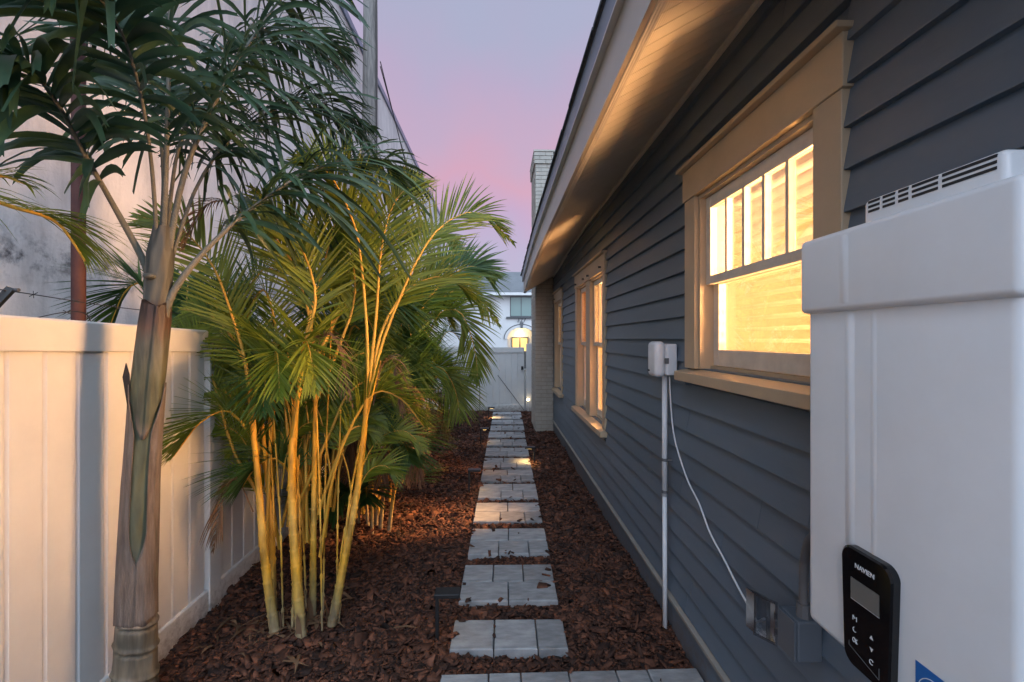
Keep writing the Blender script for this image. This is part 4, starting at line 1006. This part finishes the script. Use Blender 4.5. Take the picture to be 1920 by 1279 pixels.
frA = [
    ([pt(472, 800, 2.48), pt(462, 690, 2.50), pt(438, 600, 2.52), pt(400, 500, 2.55), pt(340, 430, 2.58), pt(255, 405, 2.55)], {}),
    ([pt(480, 850, 2.47), pt(470, 720, 2.5), pt(440, 640, 2.6), pt(395, 590, 2.75), pt(340, 580, 2.9)], {}),
    ([pt(550, 820, 2.48), pt(570, 670, 2.46), pt(592, 560, 2.44), pt(572, 480, 2.46), pt(535, 410, 2.50), pt(470, 350, 2.54)], {}),
    ([pt(556, 770, 2.5), pt(580, 600, 2.55), pt(605, 510, 2.62), pt(625, 430, 2.72), pt(660, 350, 2.85)], {}),
    ([pt(592, 740, 2.6), pt(585, 620, 2.6), pt(560, 520, 2.6), pt(520, 450, 2.62), pt(455, 400, 2.65)], {}),
    ([pt(690, 740, 2.6), pt(688, 620, 2.6), pt(676, 480, 2.58), pt(662, 415, 2.54), pt(620, 330, 2.46), pt(560, 290, 2.4)], {}),
    ([pt(690, 760, 2.6), pt(712, 660, 2.62), pt(745, 570, 2.66), pt(792, 470, 2.74), pt(840, 415, 2.84), pt(900, 400, 2.95), pt(962, 455, 3.05)], dict(t0=.36, nl=56)),
    ([pt(690, 730, 2.6), pt(720, 610, 2.7), pt(770, 540, 2.8), pt(835, 520, 2.95), pt(890, 560, 3.1)], {}),
    ([pt(500, 900, 2.46), pt(450, 790, 2.46), pt(405, 745, 2.44), pt(355, 745, 2.40), pt(322, 790, 2.36)], dict(t0=.3, nl=36, L=.24)),
    ([pt(490, 940, 2.5), pt(440, 850, 2.52), pt(400, 700, 2.55), pt(370, 640, 2.6), pt(330, 640, 2.65)], dict(nl=36, L=.26)),
    ([pt(560, 960, 2.46), pt(610, 830, 2.44), pt(640, 750, 2.42), pt(690, 720, 2.4), pt(735, 760, 2.4)], dict(nl=36, L=.24)),
    ([pt(545, 930, 2.44), pt(520, 800, 2.40), pt(500, 720, 2.36), pt(470, 690, 2.32), pt(440, 720, 2.28)], dict(nl=36, L=.24)),
    ([pt(600, 980, 2.5), pt(625, 880, 2.45), pt(640, 830, 2.42), pt(665, 820, 2.4), pt(690, 850, 2.38)], dict(nl=30, L=.18)),
    ([pt(540, 980, 2.45), pt(530, 900, 2.42), pt(512, 850, 2.4), pt(490, 830, 2.38), pt(460, 850, 2.36)], dict(nl=30, L=.18)),
    ([pt(690, 740, 2.6), pt(705, 600, 2.62), pt(715, 470, 2.64), pt(740, 380, 2.70), pt(790, 330, 2.8)], {}),
    ([pt(560, 740, 2.52), pt(620, 620, 2.7), pt(680, 520, 2.85), pt(740, 450, 3.0), pt(800, 420, 3.15)], {}),
    ([pt(590, 760, 2.6), pt(640, 640, 2.66), pt(665, 560, 2.72), pt(660, 480, 2.8), pt(640, 430, 2.9)], {}),
]
HINTS = [(.1, -1, .35), (-.25, -1, .3), (.3, -1, .5), (0, -1, .7)]
for k, (c, kw) in enumerate(frA):
    if 8 <= k <= 13: c = [np.array([q[0]*1.06, 2.62+.03*i_, q[2]]) for i_, q in enumerate(c)]
    frond(ar, c, AM, **{**D, 'lift': .16, 'hint': HINTS[k % 4], **kw, 'seed': 100+k})
def rand_fronds(parent, base, n, seed, hmin, hmax, reach, mats, kw, bounds=None):
    g = np.random.default_rng(seed)
    for k in range(n):
        az = g.uniform(0, 6.283); h = g.uniform(hmin, hmax); rch = g.uniform(.4, 1)*reach
        bx = base+np.array([g.normal(0, .10), g.normal(0, .10), 0]); dx = np.array([math.cos(az), math.sin(az)*.8, 0])
        if bounds:
            tip = bx+dx*rch
            if tip[0] < bounds[0] or tip[0] > bounds[1]: dx = dx*np.array([.25, 1, 0])
        hb = h*g.uniform(.25, .5)
        c = [bx+np.array([0, 0, hb])+dx*rch*.05, bx+dx*rch*.22+np.array([0, 0, hb+(h-hb)*.6]), bx+dx*rch*.55+np.array([0, 0, h]), bx+dx*rch*.85+np.array([0, 0, h*.99]), bx+dx*rch*1.1+np.array([0, 0, h*.86])]
        frond(parent, c, mats, **{**D, **kw, 'seed': seed*50+k})
for k in range(24):
    x = rg.uniform(480, 670); y = rg.uniform(820, 1020); s_ = rg.choice([-1, 1]); Y = 2.62+rg.uniform(-.02, .2); q = rg.uniform(.6, 1.2)
    frond(ar, [pt(x, y, Y), pt(x+s_*14*q, y-90*q, Y), pt(x+s_*45*q, y-150*q, Y+.01), pt(x+s_*90*q, y-165*q, Y+.02), pt(x+s_*130*q, y-130*q, Y+.03)], AM, **{**D, 'L': .2, 'nl': 34, 'W': .011, 'r0': .005, 'lift': .15, 'hint': HINTS[k % 4], 'seed': 700+k})
rand_fronds(ar, np.array([-1.2, 2.72, 0]), 14, 11, 1.0, 1.95, .65, AM, dict(nl=50), (-1.6, -.45))
rand_fronds(ar, np.array([-1.25, 2.85, 0]), 10, 12, .8, 1.7, .5, AD, dict(nl=50), (-1.6, -.45))
lit_ = MB(); g2 = np.random.default_rng(77)
for k in range(70):
    x = -1.15+g2.normal(0, .16); y = 2.52+g2.normal(0, .14); a = g2.uniform(0, 6.28); l_ = g2.uniform(.05, .16); w_ = g2.uniform(.003, .009)
    d_ = np.array([math.cos(a), math.sin(a), g2.uniform(-.1, .25)]); s2 = np.array([-math.sin(a), math.cos(a), 0]); c_ = np.array([x, y, .045+g2.uniform(0, .02)])
    lit_.add([c_-s2*w_, c_+d_*l_*.5-s2*w_*1.2+[0, 0, .01], c_+d_*l_, c_+d_*l_*.5+s2*w_*1.2+[0, 0, .01], c_+s2*w_], [(0, 1, 3, 4), (1, 2, 3)])
stuff(lit_.build('fallen_leaflets', M['dryleaf'], ar))
for k in range(9):      # loose dry sheaths round the canes
    p = canesA[k % 5][0]; q = .03+.12*g2.random(); b_ = np.array(p[0])*(1-q)+np.array(p[1])*q; a = g2.uniform(0, 6.28); h_ = g2.uniform(.06, .16)
    o_ = np.array([math.cos(a), math.sin(a), 0]); s2 = np.array([-math.sin(a), math.cos(a), 0])
    MB().add([b_+o_*.024-s2*.018, b_+o_*.024+s2*.018, b_+o_*.034+s2*.012+[0, 0, h_*.6], b_+o_*.05+[0, 0, h_], b_+o_*.034-s2*.012+[0, 0, h_*.6]], [(0, 1, 2, 4), (4, 2, 3)]).build('dry_sheath', M['dryleaf'], ar)
# dry fronds hanging in the clump
for k, c in enumerate([[pt(475, 960, 2.5), pt(445, 900, 2.5), pt(420, 930, 2.48), pt(400, 1030, 2.46)], [pt(700, 760, 2.65), pt(715, 690, 2.68), pt(740, 680, 2.7), pt(755, 780, 2.72)], [pt(590, 720, 2.55), pt(600, 640, 2.5), pt(630, 640, 2.48), pt(660, 760, 2.46)],
                       [pt(470, 420, 2.5), pt(430, 380, 2.5), pt(380, 390, 2.5), pt(340, 470, 2.5)]]):
    frond(ar, c, AB, **{**D, 'L': .15, 'nl': 22, 'W': .010, 'r0': .004, 'droop': .7, 'seed': 300+k})

def areca(x, y, seed, label, height, ncane, nfr, mats, named=(), reach=.85, bounds=None, dry=3, low=.45):
    e = empty('areca_palm', (x, y, 0)); tag(e, label, 'palm clump', 'areca palms along the side fence')
    g = np.random.default_rng(seed)
    for k in range(ncane):
        a = g.uniform(0, 6.283); r = g.uniform(.02, .2); b = np.array([x+r*math.cos(a), y+r*math.sin(a), .0]); h = g.uniform(.6, 1.25)*height/2.1
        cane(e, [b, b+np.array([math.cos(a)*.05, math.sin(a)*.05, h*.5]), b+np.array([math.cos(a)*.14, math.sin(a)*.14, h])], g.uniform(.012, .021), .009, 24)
    rand_fronds(e, np.array([x, y, 0]), nfr, seed+1, height*low, height, reach, mats, dict(nl=50, L=.46, W=.02), bounds)
    for k, c in enumerate(named): frond(e, c, mats, **{**D, 'nl': 58, 'L': .46, 'W': .020, 'droop': .18, 'lift': .12, 'hint': HINTS[(k+1) % 4], 'seed': seed*7+k})
    for k in range(dry):
        a = g.uniform(-2.4, 1.0); h = g.uniform(.7, 1.3); c = np.array([x, y, 0]); d = np.array([math.cos(a), math.sin(a), 0])*g.uniform(.25, .4)
        frond(e, [c+[0, 0, h*.8], c+d*.5+[0, 0, h], c+d+[0, 0, h*.9], c+d*1.25+[0, 0, h*.45]], AB, **{**D, 'L': .22, 'nl': 26, 'W': .012, 'r0': .005, 'droop': .7, 'seed': seed*9+k})
    return e
arB = areca(-1.05, 3.85, 21, 'green areca palm clump with dry fronds behind the glowing golden canes', 1.95, 8, 46, AD,
      [[pt(745, 720, 4.0), pt(770, 620, 4.0), pt(820, 540, 4.0), pt(880, 500, 4.05), pt(930, 520, 4.1)]], .62, (-1.6, -.42), 14, .14)
arC = areca(-1.10, 5.45, 33, 'leafy areca palm whose fronds arch across the view of the gate', 2.2, 8, 20, AM,
      [[pt(782, 740, 5.2), pt(800, 640, 5.2), pt(828, 585, 5.15), pt(867, 590, 5.1), pt(891, 660, 5.05), pt(896, 720, 5.0)],
       [pt(777, 720, 5.4), pt(799, 610, 5.4), pt(835, 555, 5.4), pt(882, 545, 5.4), pt(936, 610, 5.4)],
       [pt(772, 700, 5.5), pt(792, 570, 5.5), pt(820, 500, 5.5), pt(864, 480, 5.6), pt(900, 520, 5.7)],
       [pt(777, 760, 5.2), pt(795, 700, 5.1), pt(828, 690, 5.0), pt(853, 730, 4.95), pt(864, 790, 4.9)],
       [pt(767, 720, 5.4), pt(762, 590, 5.5), pt(782, 470, 5.6), pt(820, 440, 5.7), pt(864, 465, 5.8)]], .8, (-1.6, -.42), 6, .28)
arD = areca(-1.25, 7.6, 45, 'farthest areca palm clump, nearest the short end fence', 2.0, 6, 16, AD, (), .7, (-1.6, -.55), 2)
arE = areca(-2.05, 3.3, 57, 'deep green palm growing behind the vinyl fence', 2.1, 4, 16, AD, (), .75, (-2.9, -1.5), 1)
# frond reaching in from a palm beside the viewer
le = empty('areca_palm', (-1.45, .75, 0)); tag(le, 'areca palm reaching yellow-green fronds over the fence end near the rusty pipe', 'palm clump', 'areca palms along the side fence')
cane(le, [(-1.45, .75, 0), (-1.46, .77, .6), (-1.5, .8, 1.3)], .02, .01)
frond(le, [(-1.5, .8, 1.3), (-1.55, .9, 1.75), (-1.56, 1.1, 2.02), pt(30, 390, 1.35), pt(110, 420, 1.42), pt(160, 490, 1.48)], AM, **{**D, 'nl': 40, 'L': .24, 'W': .011, 'seed': 501, 'droop': .5})
frond(le, [(-1.5, .8, 1.3), (-1.62, .9, 1.7), (-1.66, 1.1, 1.9), pt(-30, 330, 1.45), pt(60, 350, 1.5)], AM, **{**D, 'nl': 30, 'L': .2, 'W': .011, 'seed': 502, 'droop': .5})

# --- small variegated plant and garden spotlight among the far canes
vp = empty('small_plant', (-.93, 5.2, 0)); tag(vp, 'small pale-leaved plant lit yellow at the foot of the far canes', 'plant')
mb = MB(); g = np.random.default_rng(5)
for k in range(46):
    a = g.uniform(0, 6.283); rr = g.uniform(.01, .10); c = np.array([-.93+rr*math.cos(a), 5.2+rr*math.sin(a), g.uniform(.06, .27)]); d = np.array([math.cos(a), math.sin(a), g.uniform(-.2, .8)]); d /= np.linalg.norm(d); s = np.cross(d, [0, 0, 1.]); s /= np.linalg.norm(s); l = g.uniform(.035, .06)
    mb.add([c, c+d*l*.5+s*l*.25, c+d*l, c+d*l*.5-s*l*.25], [(0, 1, 2, 3)])
mb.build('foliage', leafmat('pale leaf', (.20, .24, .06), (.38, .40, .14), .4), vp)
MB().tube([(-.93, 5.2, 0), (-.93, 5.2, .2)], .006, 6).build('stem', M['petiole'], vp)
gs = empty('garden_spotlight', (-.86, 4.95, 0)); tag(gs, 'small black garden spotlight aimed up into the far canes', 'spotlight')
MB().tube([(-.86, 4.95, -.02), (-.86, 4.95, .07)], .008, 8).build('spike', M['black'], gs)
MB().tube([(-.85, 4.93, .06), (-.885, 5.0, .13)], [.022, .03], 12).build('housing', M['black'], gs)
d = bpy.data.lights.new('spot_lamp', 'SPOT'); d.energy = 18; d.spot_size = rad(75); d.spot_blend = .6; d.color = (1, .60, .22); d.shadow_soft_size = .02
l = bpy.data.objects.new('spot_lamp', d); COL.objects.link(l); l.parent = gs; l.location = (-.035, .065, .15)
l.rotation_euler = Vector((-.25, .45, .6)).to_track_quat('-Z', 'Y').to_euler()
